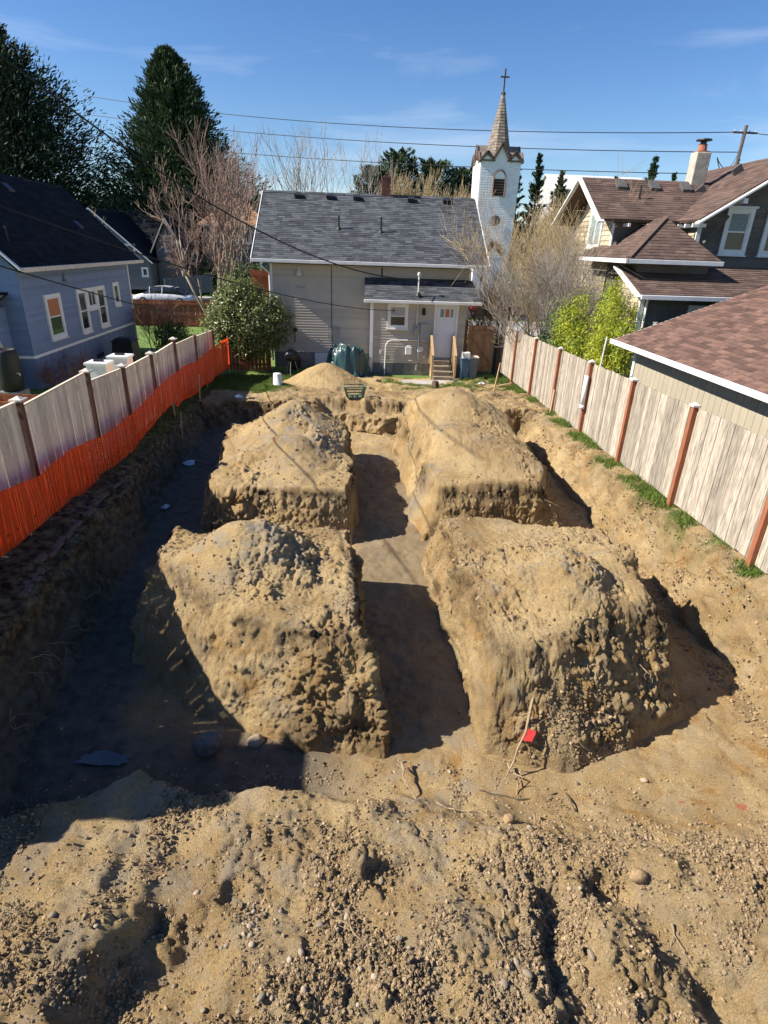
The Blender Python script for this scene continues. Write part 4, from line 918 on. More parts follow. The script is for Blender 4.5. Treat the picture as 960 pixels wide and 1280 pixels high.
b = MB(); b.fbox(fb, 2.85, 3.0, 0.01, 0.09, 3.14, 3.22); b.prism([fb(2.87, .02, 3.22), fb(2.98, .02, 3.22), fb(2.925, .02, 3.42)], (0.03, 0, 0)); b.build('wall_vent', M['slate'], BH)
for k_ in range(5): b = MB(); b.fbox(fb, 4.55+k_*.14, 4.66+k_*.14, .032, .04, .25, .40); b.build('foundation_vent', M['darkroom'], BH)
# lean-to at the camera end
b = MB(); b.box(-15, -10.55, 18.0, 19.09, -.3, 2.55); lt = b.build('lean_to', M['blue'], BH)
siding(BH, frame((-15, 18.0, 0), (1, 0)), 0, 4.45, .3, 2.5, .1, M['blue']); siding(BH, frame((-10.55, 18.0, 0), (0, 1)), 0, 1.05, .3, 2.5, .1, M['blue'])
b = MB(); b.prism([(-15, 17.8, 2.56), (-10.35, 17.8, 2.56), (-10.35, 19.09, 2.92), (-15, 19.09, 2.92)], (0, 0, .06)); b.build('lean_to_roof', M['roofblack'], lt)
b = MB(); b.box(-15, -10.33, 17.7, 17.79, 2.50, 2.60); b.build('gutter', M['cap'], lt)
b = MB(); b.tube([(-10.42, 17.75, 2.5), (-10.42, 17.85, 2.3), (-10.40, 18.3, 1.3), (-10.45, 18.1, 1.1)], .04, 6); b.build('downspout', M['cap'], lt)
# ================================================================ BROWN HOUSE (right)
RH = thing('brown_house', 'dark brown craftsman house with brown roofs and white trim on the right', 'house', (11, 20, 0))
g = lambda y: 0.0
# block A: gable facing left, ridge along x
b = MB(); b.box(8.45, 12.5, 20.6, 24.4, -0.2, 5.55); b.prism([(8.45, 20.6, 5.55), (8.45, 24.4, 5.55), (8.45, 22.5, 6.75)], (5, 0, 0)); b.build('wall', M['darksiding'], RH)
fA = frame((8.45, 24.4, 0), (0, -1)); fA2 = frame((8.45, 20.6, 0), (1, 0))
siding(RH, fA, 0, 3.8, 4.4, 5.5, 0.15, M['tanshake']); siding(RH, fA, 0, 3.8, 5.5, 6.7, 0.15, M['tanshake'], edge=lambda c: ((c-5.5)/.632, 3.8-(c-5.5)/.632)); siding(RH, fA2, 0, 4, 4.3, 5.5, 0.15, M['darksiding'])
siding(RH, fA, 0, 3.8, 0.3, 4.4, 0.15, M['tanshake'])
b = MB(); b.fbox(fA, 3.70, 3.82, 0, .04, 4.4, 5.5); b.build('corner_trim', M['white'], RH)
window(RH, fA, 1.7, 2.9, 4.75, 6.0, M['white'], .09, 'slider', top=M['lace'])
ra = roof_plane(RH, (7.8, 20.2, 5.60), (12.2, 20.2, 5.60), (12.2, 22.5, 6.95), (7.8, 22.5, 6.95), M['roofbrown'], .14, .3, .08)
b = MB(); b.prism([(7.8, 24.8, 5.52), (12.4, 24.8, 5.52), (12.4, 22.5, 6.87), (7.8, 22.5, 6.87)], (0, 0, .08)); b.build('roof', M['roofbrown'], RH)
for p, q in (((7.78, 20.1, 5.50), (7.78, 22.5, 6.90)), ((7.78, 24.9, 5.50), (7.78, 22.5, 6.90))):
    b = MB(); b.bar(p, q, .05, .22, (1, 0, 0)); b.build('fascia', M['white'], RH)
for k_ in range(4):
    b = MB(); x = 8.75+k_*.62; b.box(x-.035, x+.035, 20.16, 20.6, 5.40, 5.50); b.build('rafter_tail', M['white'], RH)
for x in (9.0, 10.15, 11.25):
    b = MB(); z = 6.62; b.add([(x-.17, 21.8, z+.03), (x+.17, 21.8, z+.03), (x+.15, 22.2, z+.30), (x-.15, 22.2, z+.30), (x-.15, 21.85, z-.1), (x+.15, 21.85, z-.1), (x+.15, 22.2, z+.05), (x-.15, 22.2, z+.05)], [(0, 1, 2, 3), (4, 5, 1, 0), (5, 6, 2, 1), (7, 4, 0, 3)]); b.build('roof_vent', M['ventgrey'], ra)
b = MB(); b.tube([(9.42, 21.35, 6.2), (9.42, 21.35, 6.68)], .03, 6); b.build('vent_pipe', M['black'], ra)
# block B: gable facing the camera
RW = 19.7
b = MB(); b.box(10.75, 16.2, RW, 26, -0.2, 5.55); b.prism([(10.75, RW, 5.55), (16.2, RW, 5.55), (13.5, RW, 7.3)], (0, 6, 0)); b.build('wall', M['darksiding'], RH)
fB = frame((10.75, RW, 0), (1, 0)); fB2 = frame((10.75, 24, 0), (0, -1))
siding(RH, fB, 0, 5.4, 4.0, 5.6, .15, M['darksiding']); siding(RH, fB, 0, 5.4, 5.6, 7.2, .15, M['darksiding'], edge=lambda c: ((c-5.6)/.62, 5.4-(c-5.6)/.62))
siding(RH, fB2, 2, 4.3, 4.3, 5.6, .15, M['tanshake'])
b = MB(); b.fbox(fB, -.04, .10, 0, .05, 4.55, 5.62); b.build('corner_trim', M['white'], RH)
b = MB(); b.fbox(fB, 0, 5.4, 0.02, .06, 4.32, 4.52); b.build('belt_trim', M['darksiding'], RH)
rb = roof_plane(RH, (10.35, 25, 5.62), (10.35, 19.0, 5.62), (13.5, 19.0, 7.60), (13.5, 25, 7.60), M['roofbrown'], .14, .3, .08)
b = MB(); b.prism([(16.65, 25, 5.54), (16.65, 19, 5.54), (13.5, 19, 7.52), (13.5, 25, 7.52)], (0, 0, .08)); b.build('roof', M['roofbrown'], RH)
b = MB(); b.bar((10.28, 18.97, 5.50), (13.5, 18.97, 7.53), .05, .26, (0, 1, 0)); b.build('fascia', M['white'], RH)
for x in (11.55,): b = MB(); z = 5.62+(x-10.35)*.63-.3; b.box(x-.06, x+.06, 18.85, 19.7, z, z+.13); b.build('bracket', M['white'], RH)
for k_ in range(4): b = MB(); y = 19.3+k_*.45; b.box(10.33, 10.75, y-.035, y+.035, 5.42, 5.52); b.build('rafter_tail', M['white'], RH)
b = MB(); b.bar((10.98, RW-.08, 5.0), (11.35, RW-.5, 5.75), .07, .07); b.build('bracket', M['darksiding'], RH)
for x, y in ((11.75, 21.9), (12.75, 21.7)): b = MB(); z = 5.62+(x-10.35)*.63; b.bar((x-.12, y, z-.0), (x+.12, y, z+.2), .30, .09, (0, 1, 0)); b.build('roof_vent', M['ventgrey'], rb)
window(RH, fB, 11.55-10.75, 12.42-10.75, 4.68, 6.0, M['white'], .12, 'dh', top=M['lace'], head=.06); window(RH, fB, 12.86-10.75, 13.76-10.75, 4.68, 6.0, M['white'], .12, 'dh', head=.06); window(RH, fB, 14.0-10.75, 14.9-10.75, 4.68, 6.0, M['white'], .12, 'dh')
# chimney
b = MB(); b.prism([(11.55, 22.3, 6.2), (12.05, 22.3, 6.2), (12.05, 22.75, 6.2), (11.55, 22.75, 6.2)], (0, 0, 1.62)); c_ = b.build('chimney', M['stucco'], RH, bevel=.03)
b = MB(); b.box(11.60, 12.0, 22.35, 22.7, 7.82, 7.86); b.build('chimney_cap', M['clay'], c_)
b = MB(); b.lathe((11.8, 22.52, 7.86), [(.15, 0), (.13, .18), (.15, .20)], 12); b.build('flue', M['clay'], c_)
b = MB(); b.lathe((11.8, 22.52, 8.04), [(.10, 0), (.10, .12), (.26, .13), (.24, .17), (.02, .20)], 12); b.build('flue_cap', M['blackmetal'], c_)
# block C: hip roof bay
hipapex0, hipapex1 = (9.45, 19.69, 5.66), (9.47, 19.69, 5.66)
rc = roof_plane(RH, (7.95, 18.0, 4.50), (10.75, 18.0, 4.50), (9.62, 19.6, 5.66), (9.60, 19.6, 5.66), M['roofbrown'], .14, .3, .05)
roof_plane(RH, (7.95, 22.0, 4.50), (7.95, 18.0, 4.50), (9.60, 19.6, 5.66), (9.60, 21.5, 5.66), M['roofbrown'], .14, .3, .05)
roof_plane(RH, (10.75, 18.0, 4.50), (10.75, 19.69, 4.50), (9.64, 19.69, 5.66), (9.62, 19.6, 5.66), M['roofbrown'], .14, .3, .05)
b = MB(); b.box(7.90, 10.78, 17.88, 17.99, 4.36, 4.48); b.build('gutter', M['white'], RH, bevel=.01)
b = MB(); b.box(7.84, 7.94, 17.88, 21.8, 4.36, 4.48); b.build('gutter', M['white'], RH, bevel=.01)
b = MB(); b.box(8.5, 10.7, 18.5, 20.59, 2.0, 4.40); b.build('bay_wall', M['darksiding'], RH)
b = MB(); b.bar((7.97, 18.02, 4.54), (9.61, 19.62, 5.70), .16, .02); b.build('hip_cap', M['roofbrown'], RH)
# block D: lower shed roof and ground storey
b = MB(); b.box(8.35, 16.2, 17.5, RW-.01, -0.2, 3.5); b.prism([(8.35, 17.5, 3.5), (8.35, RW-.01, 3.5), (8.35, 18.9, 4.0)], (7.8, 0, 0)); b.build('wall', M['darksiding'], RH)
fD = frame((8.35, 17.5, 0), (1, 0)); fD2 = frame((8.35, RW, 0), (0, -1))
siding(RH, fD, 0, 7.8, .3, 3.5, .15, M['darksiding']); siding(RH, fD2, 0, 2.2, .3, 3.5, .15, M['tanshake']); siding(RH, fD2, .8, 2.2, 3.5, 4.0, .15, M['tanshake'], edge=lambda c: (.8, 2.2-(c-3.5)*2.6))
roof_plane(RH, (8.1, 17.05, 3.58), (16.4, 17.05, 3.58), (16.4, 18.95, 4.28), (8.1, 18.95, 4.28), M['roofbrown'], .14, .3, .07)
b = MB(); b.box(8.08, 16.4, 16.94, 17.04, 3.45, 3.57); b.build('gutter', M['white'], RH, bevel=.01)
b = MB(); b.bar((8.07, 16.98, 3.50), (8.07, 18.97, 4.24), .05, .20, (1, 0, 0)); b.build('fascia', M['white'], RH)
b = MB(); b.fbox(fD, -.04, .09, 0, .05, 0, 3.45); b.build('corner_trim', M['white'], RH)
b = MB(); b.tube([(8.5, 17.42, 3.5), (8.5, 17.42, .3)], .035, 6); b.build('downspout', M['white'], RH)
window(RH, fD, 1.45, 2.9, 2.2, 3.30, M['white'], .13, 'slider')
b = MB(); b.fbox(fD, .45, .80, .02, .30, 2.72, 2.82); b.build('wall_bracket', M['greymetal'], RH)
# ================================================================ GARAGE (right)
GA = thing('garage', 'tan panelled garage with reddish shingle roof behind the right fence', 'garage', (10, 11, 0))
b = MB(); b.box(7.42, 16.5, 5.0, 15.2, 0, 2.45); b.prism([(7.42, 15.2, 2.45), (16.5, 15.2, 2.45), (12.2, 15.2, 4.3)], (0, -10.2, 0)); b.build('wall', M['tansiding'], GA)
me = board_mesh(0.205, 0.02, 2.3, M['tansiding'], 'gp')
for k_ in range(38):
    y = 5.2+k_*.2138+1.8; 
    if y < 15.15: o = linkobj('siding_board', me, GA, Vector((7.408, y, 0.1))-ORG[GA]); o.rotation_euler[2] = pi/2
b = MB(); b.box(7.38, 7.45, 15.13, 15.24, 0.1, 2.4); b.build('corner_trim', M['white'], GA)
def near_vis(a): return a.y > 6.5 and a.x < 7+ (16-a.y)*0.9+2
rg = roof_plane(GA, (7.0, 3.5, 2.50), (7.0, 15.8, 2.50), (12.2, 15.8, 4.48), (12.2, 3.5, 4.48), M['roofred'], .145, .31, .07, single=lambda a: a.y > 7.6 and a.x < 9.6, msingle=M['roofred1'])
b = MB(); b.prism([(17.4, 3.5, 2.43), (17.4, 15.8, 2.43), (12.2, 15.8, 4.41), (12.2, 3.5, 4.41)], (0, 0, .07)); b.build('roof', M['roofred'], GA)
b = MB(); b.box(6.93, 6.985, 3.5, 15.86, 2.40, 2.515); b.build('fascia', M['white'], GA, bevel=.006)
b = MB(); b.bar((6.95, 15.84, 2.43), (12.2, 15.84, 4.42), .05, .16, (0, 1, 0)); b.build('fascia', M['white'], GA)
# unseen shed added out of frame on the left to shade the pit
SH = thing('shadow_shed', 'unseen plain blue shed added beyond the left edge to shade the pit', 'shed', (-8, 4.2, 0.4))
b = MB(); b.box(-9.2, -6.6, 3.65, 4.75, 0.3, 3.0); b.build('wall', M['blue'], SH)
b = MB(); b.prism([(-9.4, 3.6, 2.95), (-6.2, 3.6, 2.95), (-7.6, 3.6, 4.75)], (0, 1.2, 0)); b.build('roof', M['roofblack'], SH)
# ================================================================ CHURCH
CH = thing('church_tower', 'white church tower with brown zigzag eaves, pointed shingle spire and cross', 'church tower', (12, 56, 0))
tw0, tw1 = 1.70, 1.48
cx, cy = 12.15, 57.0
def sq(r, z): return [(cx-r, cy-r, z), (cx+r, cy-r, z), (cx+r, cy+r, z), (cx-r, cy+r, z)]
b = MB(); b.add(sq(tw1, -1)+sq(tw0, 11.3), [(0, 1, 5, 4), (1, 2, 6, 5), (2, 3, 7, 6), (3, 0, 4, 7), (4, 5, 6, 7)])
for (u, n_) in (((1, 0), (0, -1)), ((0, 1), (1, 0)), ((0, -1), (-1, 0))):
    fr = frame((cx+n_[0]*tw0-u[0]*tw0, cy+n_[1]*tw0-u[1]*tw0, 0), u); W = 2*tw0
    b.add([fr(0, 0, 11.3), fr(W*.15, 0, 11.75), fr(W*.27, 0, 11.45), fr(W*.5, 0, 12.35), fr(W*.73, 0, 11.45), fr(W*.85, 0, 11.75), fr(W, 0, 11.3)], [tuple(range(7))])
b.build('tower_wall', M['church'], CH)
for (u, n_) in (((1, 0), (0, -1)), ((0, -1), (-1, 0))):
    sb = MB(); fr = frame((cx+n_[0]*tw0-u[0]*tw0, cy+n_[1]*tw0-u[1]*tw0, 0), u); W = 2*tw0
    z = 4.0
    while z < 11.2:
        s0 = (11.3-z)/12.3*(tw0-tw1); k = 14
        for q in range(k):
            sb.tint = random.random(); a0 = s0+(W-2*s0)*q/k; a1 = s0+(W-2*s0)*(q+1)/k-.01; jj = random.uniform(0, .05)
            sb.add([fr(a0, -s0+.022, z+jj), fr(a1, -s0+.022, z+jj), fr(a1, -s0+.012, z+.19), fr(a0, -s0+.012, z+.19)], [(0, 1, 2, 3)])
        z += .18
    sb.build('shingles', M['church'], CH)['kind'] = 'stuff'
for (u, n_) in (((1, 0), (0, -1)), ((0, 1), (1, 0)), ((0, -1), (-1, 0)), ((-1, 0), (0, 1))):
    fr = frame((cx+n_[0]*tw0-u[0]*tw0, cy+n_[1]*tw0-u[1]*tw0, 0), u); W = 2*tw0
    Z = [(-.12, 11.9 if 0 else 11.25), (W*.15, 12.0), (W*.30, 11.45), (W*.5, 12.6), (W*.70, 11.45), (W*.85, 12.0), (W+.12, 11.25)]
    c = MB(); d = MB()
    for i in range(6):
        (a, z0), (a2, z1) = Z[i], Z[i+1]; c.bar(fr(a, .12, z0-.02), fr(a2, .12, z1-.02), .22, .09, tuple(fr.n))
        d.add([fr(a, .2, z0+.02), fr(a2, .2, z1+.02), fr(a2, -1.2, z1+.02), fr(a, -1.2, z0+.02)], [(0, 1, 2, 3)])
    c.build('eave_trim', M['spiretrim'], CH)['kind'] = 'stuff'; d.build('eave_roof', M['spire'], CH)['kind'] = 'stuff'
b = MB()                                                            # octagonal flared spire with courses
prof = [(1.25, 11.5), (1.05, 12.1), (0.88, 12.8), (0.10, 16.3)]
zz = np.arange(11.5, 16.25, .22)
for z in zz:
    r0 = np.interp(z, [p[1] for p in prof], [p[0] for p in prof]); r1 = np.interp(z+.23, [p[1] for p in prof], [p[0] for p in prof])
    for k_ in range(8):
        a0, a1 = 2*pi*(k_+.5)/8, 2*pi*(k_+1.5)/8; ns = max(1, int(r0/.18))
        for s_ in range(ns):
            f0, f1 = s_/ns, (s_+1)/ns; b.tint = random.random()
            P0 = Vector((cos(a0), sin(a0), 0)).lerp(Vector((cos(a1), sin(a1), 0)), f0); P1 = Vector((cos(a0), sin(a0), 0)).lerp(Vector((cos(a1), sin(a1), 0)), f1); o_ = Vector((cx, cy, 0))
            b.add([o_+P0*(r0+.03)+Vector((0, 0, z)), o_+P1*(r0+.03)+Vector((0, 0, z)), o_+P1*r1+Vector((0, 0, z+.23)), o_+P0*r1+Vector((0, 0, z+.23))], [(0, 1, 2, 3)])
b.build('spire', M['spire'], CH)['kind'] = 'stuff'
b = MB(); b.lathe((cx, cy, 16.15), [(.1, 0), (.2, .1), (.2, .2), (.05, .3)], 8); b.build('finial', M['cross'], CH)
b = MB(); b.box(cx-.055, cx+.055, cy-.05, cy+.05, 16.35, 17.95); b.box(cx-.36, cx-.056, cy-.05, cy+.05, 17.35, 17.45); b.box(cx+.056, cx+.36, cy-.05, cy+.05, 17.35, 17.45); b.build('cross', M['cross'], CH)['kind'] = 'stuff'
ff = frame((cx-tw0, cy-tw0, 0), (1, 0)); W = 2*tw0
b = MB(); b.fbox(ff, W/2-.45, W/2+.45, .03, .06, 8.75, 10.0); b.build('belfry_opening', M['darkroom'], CH)
pts = [ff(W/2+.45*cos(a), .03, 10.05+.55*sin(a)) for a in np.linspace(0, pi, 12)]
b = MB(); b.prism(pts, ff.n*.05); b.build('arch_panel', M['church'], CH)
b = MB(); b.tube([ff(W/2-.5, .08, 8.7), ff(W/2-.5, .08, 10.05)]+[ff(W/2-.5*cos(a), .08, 10.05+.62*sin(a)) for a in np.linspace(0.1, pi-.1, 12)]+[ff(W/2+.5, .08, 10.05), ff(W/2+.5, .08, 8.7)], .06, 4); b.build('arch_trim', M['spiretrim'], CH)
for q in range(6): b = MB(); b.fbox(ff, W/2-.44, W/2+.44, .06, .10, 8.8+q*.2, 8.86+q*.2); b.build('louvre', M['spiretrim'], CH)
b = MB(); b.lathe(ff(W/2-.05, .02, 6.9), [(.42, 0), (.42, -.10), (.36, -.11)], 20, 'y'); b.build('round_window', M['spiretrim'], CH)
b = MB(); b.bar(ff(W/2-.9, .25, 4.3), ff(W/2, .25, 5.2), .5, .12, (0, 1, 0)); b.bar(ff(W/2, .25, 5.2), ff(W/2+.9, .25, 4.3), .5, .12, (0, 1, 0)); b.build('door_gable', M['spiretrim'], CH)['kind'] = 'stuff'
# ================================================================ FAR HOUSES
def far_house(name, label, x0, x1, y0, y1, ze, zr, ridge, mw, mr, mt, wins=(), ov=.4, z0=-0.4, cat='house', gw=()):
    t = thing(name, label, cat, ((x0+x1)/2, (y0+y1)/2, z0))
    b = MB(); b.box(x0, x1, y0, y1, z0, ze)
    if ridge == 'x': ym = (y0+y1)/2; b.prism([(x0, y0, ze), (x0, y1, ze), (x0, ym, zr-.1)], (x1-x0, 0, 0))
    elif ridge == 'y': xm = (x0+x1)/2; b.prism([(x0, y0, ze), (x1, y0, ze), (xm, y0, zr-.1)], (0, y1-y0, 0))
    b.build('wall', mw, t); siding(t, frame((x0, y0, 0), (1, 0)), 0, x1-x0, z0+.3, ze, .2, mw)
    if ridge == 'y': hw = (x1-x0)/2; siding(t, frame((x0, y0, 0), (1, 0)), 0, x1-x0, ze, zr-.2, .2, mw, edge=lambda c: ((c-ze)/(zr-ze)*hw, x1-x0-(c-ze)/(zr-ze)*hw))
    if ridge == 'x':
        s_ = (zr-ze)/(ym-y0); e = ze-ov*s_
        roof_plane(t, (x0-ov, y0-ov, e), (x1+ov, y0-ov, e), (x1+ov, ym, zr), (x0-ov, ym, zr), mr, .22, .5, .1); roof_plane(t, (x1+ov, y1+ov, e), (x0-ov, y1+ov, e), (x0-ov, ym, zr), (x1+ov, ym, zr), mr, .5, 2, .1)
        b = MB(); b.box(x0-ov, x1+ov, y0-ov-.08, y0-ov-.005, e-.18, e-.02); b.build('fascia', mt, t)
    elif ridge == 'y':
        s_ = (zr-ze)/(xm-x0); e = ze-ov*s_
        roof_plane(t, (x0-ov, y1+ov, e), (x0-ov, y0-ov, e), (xm, y0-ov, zr), (xm, y1+ov, zr), mr, .22, .5, .1); roof_plane(t, (x1+ov, y0-ov, e), (x1+ov, y1+ov, e), (xm, y1+ov, zr), (xm, y0-ov, zr), mr, .22, .5, .1)
        for p, q in (((x0-ov, y0-ov-.04, e-.1), (xm, y0-ov-.04, zr-.1)), ((x1+ov, y0-ov-.04, e-.1), (xm, y0-ov-.04, zr-.1))): b = MB(); b.bar(p, q, .08, .25, (0, 1, 0)); b.build('fascia', mt, t)
    else:
        xm0, xm1, ym = x0+(y1-y0)/2, x1-(y1-y0)/2, (y0+y1)/2
        if xm1 < xm0: xm0 = xm1 = (x0+x1)/2
        s_ = (zr-ze)/(ym-y0); e = ze-ov*s_; A, B, C, D = (x0-ov, y0-ov, e), (x1+ov, y0-ov, e), (x1+ov, y1+ov, e), (x0-ov, y1+ov, e); P0, P1 = (xm0, ym, zr), (xm1+.01, ym, zr)
        roof_plane(t, A, B, P1, P0, mr, .22, .5, .1); roof_plane(t, B, C, P1, P1, mr, .3, .6, .1); roof_plane(t, D, A, P0, P0, mr, .3, .6, .1); roof_plane(t, C, D, P0, P1, mr, .5, 2, .1)
        b = MB(); b.box(x0-ov, x1+ov, y0-ov-.08, y0-ov-.005, e-.18, e-.02); b.build('fascia', mt, t)
    fr = frame((x0, y0, 0), (1, 0))
    for (a0, a1, c0, c1, st) in wins: window(t, fr, a0-x0, a1-x0, c0, c1, M['white'], .12, st, proud=.08)
    return t
# dark houses across the street, seen left of the big conifer
far_house('grey_house', 'far grey house with black roof and one long white sloping gable edge', -27.4, -18.4, 58.0, 68, 3.0, 6.9, 'y', M['slate'], M['roofblack'], M['white'], ((-21.9, -21.0, 3.9, 4.6, 'one'), (-20.6, -19.5, 3.4, 4.1, 'one'), (-19.2, -18.6, 1.4, 2.2, 'one')), z0=0.3)
far_house('grey_house', 'far dark house with small white gable under the big conifer', -18.3, -15.9, 60.0, 68, 4.2, 6.4, 'y', M['slate'], M['roofblack'], M['cap'], ((-17.5, -16.7, 3.5, 4.9, 'dh'),), z0=0.3)
far_house('grey_house', 'far grey house with black roof running behind the white gable edge', -23.5, -16.5, 64.0, 70, 4.6, 7.2, 'x', M['slate'], M['roofblack'], M['cap'], z0=0.3)
far_house('tan_roof_house', 'far grey house with tan hipped roof and white windows behind the bare tree', -15.2, -9.0, 66.0, 74, 6.4, 9.2, 'hip', M['slate'], M['rooftan'], M['cap'], ((-12.6, -11.6, 4.4, 6.0, 'dh'), (-11.4, -10.4, 4.4, 6.0, 'dh'), (-13.6, -12.5, 1.8, 3.0, 'dh'), (-10.6, -9.6, 1.8, 3.2, 'dh')), z0=1.0)
far_house('pale_building', 'distant pale building with white roof peeping over the brown house ridge', 31, 46, 100, 112, 13.6, 16.0, 'x', M['whitehouse'], M['white'], M['white'], z0=0)
far_house('brick_house', 'small far red roofed house at the left end of the grey roof', -9.6, -6.4, 72.0, 78, 7.4, 9.2, 'x', M['clay'], M['rooftan'], M['cap'], z0=1.0)
# ================================================================ VEGETATION
def leaf_mesh(name, C, D, Nn, Ls, Ws, tint, m, parent, kind='stuff', quad=True, bend=0.0):
    """C centres, D long axis (unit), Nn normal-ish, Ls lengths, Ws widths -> many small leaves in one mesh"""
    C = np.asarray(C, float); org = np.array(ORG.get(parent, Vector((0, 0, 0)))) if parent is not None else np.zeros(3)
    D = D/(np.linalg.norm(D, axis=1, keepdims=True)+1e-9); Sd = np.cross(D, Nn); Sd /= np.linalg.norm(Sd, axis=1, keepdims=True)+1e-9
    up = np.cross(Sd, D)
    a = C-D*Ls[:, None]*.5; b = C+D*Ls[:, None]*.5-up*Ls[:, None]*bend; n = len(C)
    if quad:
        l = C-Sd*Ws[:, None]*.5+up*Ls[:, None]*.06; r = C+Sd*Ws[:, None]*.5+up*Ls[:, None]*.06
        V = np.stack([a, r, b, l], 1).reshape(-1, 3)-org; F = np.arange(4*n).reshape(-1, 4); T = np.repeat(tint, 4)
    else:
        l = a-Sd*Ws[:, None]*.5; r = a+Sd*Ws[:, None]*.5
        V = np.stack([l, r, b], 1).reshape(-1, 3)-org; F = np.arange(3*n).reshape(-1, 3); T = np.repeat(tint, 3)
    me = raw_mesh(name, V, F, m, False, {'tint': T}); o = linkobj(name, me, parent)
    ORG[o] = Vector(org)
    if kind: o['kind'] = kind
    return o
def unit(v): return v/(np.linalg.norm(v, axis=-1, keepdims=True)+1e-9)
def conifer(label, x, y, z0, H, R, n, m='conifer', group=None, seed=1, shape='wide', name='conifer_tree', spray=0.55, trunk=True, low=0.02, clear=0.0):
    rg = np.random.default_rng(seed)
    t = thing(name, label, 'conifer', (x, y, z0), group)
    b = MB(); b.tube([(x, y, z0), (x+.1, y, z0+H*.5), (x, y, z0+H*.93)], [max(.08, H*.018), H*.011, .03], 7); b.build('trunk', M['bark'], t, True)
    nb = max(20, int(n/26)); C = []; D = []; T = []; Ls = []
    for i in range(nb):
        f = clear+(1-clear)*rg.random()**1.15*0.985
        if shape == 'wide': rad_ = R*min(0.92, (1-f)**0.86*1.22)*(0.85+.15*sin(5*f+seed))*(0.60+0.55*rg.random())
        elif shape == 'column': rad_ = R*(1-f**3)**.6*(.75+.4*rg.random())
        elif shape == 'round': rad_ = R*sqrt(max(0, 1-(2*f-1)**2))*(.75+.4*rg.random())+.1
        else: rad_ = R*(1-f)*(.6+.6*rg.random())+.05
        az = rg.random()*2*pi; lift = rg.uniform(.15, .75)+.55*f
        d = np.array([cos(az), sin(az), 0]); k = 26
        s = rg.random(k)**.55; zz = z0+low*H+f*H*(1-low)
        base = np.array([x, y, zz-rad_*.35*lift]); tip = base+d*rad_+np.array([0, 0, rad_*lift*.85])
        p = base+(tip-base)*s[:, None]+rg.normal(0, 1, (k, 3))*(.03*rad_+(.07*rad_+.08)*(1.15-s[:, None]))*np.array([1, 1, .7])
        dd = unit(d*1.0+np.array([0, 0, .45+.5*f])+rg.normal(0, .45, (k, 3)))
        C.append(p); D.append(dd); T.append(np.clip(rg.random()*.7+rg.random(k)*.3, 0, 1)); Ls.append(spray*rg.uniform(.6, 1.35, k))
    C = np.concatenate(C); D = np.concatenate(D); T = np.concatenate(T); Ls = np.concatenate(Ls)
    leaf_mesh('crown', C, D, rg.normal(0, 1, C.shape), Ls, Ls*.24, T, M[m], t)
    return t
class Twigs:
    def __init__(s): s.seg = []
def bare_tree(label, x, y, z0, H, seed, mt='barkpale', mw='twiggrey', stems=1, spread=0.5, levels=5, r0=None, up=0.35, nb=(3, 4), ratio=.72, group=None, twr=0.011, name='bare_tree', sway=.16, first=.30, wid=None, cat='bare tree'):
    rg = np.random.default_rng(seed); t = thing(name, label, cat, (x, y, z0), group)
    r0 = r0 or H*.018; LIMB = MB(); SEG = []
    def grow(p, d, L_, r, lev):
        k = 3 if lev < 2 else 2; pts = [p]; q = p
        for i in range(k):
            d = unit(d+rg.normal(0, sway, 3)+np.array([0, 0, up*.22])); q = q+d*L_/k; pts.append(q)
        if lev <= 1: LIMB.tube([tuple(v) for v in pts], list(np.linspace(r, r*.66, k+1)), 6)
        else:
            rr = np.linspace(r, r*.6, k+1)
            for i in range(k): SEG.append((pts[i], pts[i+1], max(rr[i], twr*.6), max(rr[i+1], twr*.5)))
        if lev >= levels: return
        n = rg.integers(nb[0], nb[1]+1)
        for i in range(n):
            ps = pts[-1] if i == 0 else pts[int(rg.integers(1, k+1))]+(0 if lev > 1 else 0)*d
            a = unit(np.cross(d, rg.normal(0, 1, 3))); ang = rg.uniform(.25, .85)*spread*1.6 if i else rg.uniform(.0, .3)
            nd = unit(d*cos(ang)+a*sin(ang)+np.array([0, 0, up*.35]))
            grow(ps, nd, L_*ratio*rg.uniform(.75, 1.15), r*(.62 if i else .7), lev+1)
    for s in range(stems):
        a = rg.random()*2*pi; o_ = np.array([cos(a), sin(a), 0])*(.0 if stems == 1 else (wid or .25)*rg.random()**.5)
        d0 = unit(np.array([cos(a)*spread*.55*(stems > 1), sin(a)*spread*.55*(stems > 1), 1.0])+rg.normal(0, .06, 3))
        grow(np.array([x, y, z0-.1])+o_, d0, H*first, r0*(1 if stems == 1 else .6), 0)
    LIMB.build('trunk', M[mt], t, True)
    P = np.array([s[0] for s in SEG]); Q = np.array([s[1] for s in SEG]); A = np.array([s[2] for s in SEG]); B = np.array([s[3] for s in SEG])
    d = unit(Q-P); u_ = unit(np.cross(d, np.array([.3, .2, 1.0]))); v_ = np.cross(d, u_); V = []
    for k in range(3):
        c, s_ = cos(2*pi*k/3), sin(2*pi*k/3); V.append(P+(u_*c+v_*s_)*A[:, None])
    for k in range(3):
        c, s_ = cos(2*pi*k/3), sin(2*pi*k/3); V.append(Q+(u_*c+v_*s_)*B[:, None])
    n = len(P); V = np.stack(V, 1).reshape(-1, 3)-np.array([x, y, z0]); i = np.arange(n)[:, None]*6
    F = np.concatenate([i+np.array([[0, 1, 4, 3]]), i+np.array([[1, 2, 5, 4]]), i+np.array([[2, 0, 3, 5]])]); me = raw_mesh('twigs', V, F, M[mw]); o = linkobj('twigs', me, t); ORG[o] = ORG[t]; o['kind'] = 'stuff'
    return t
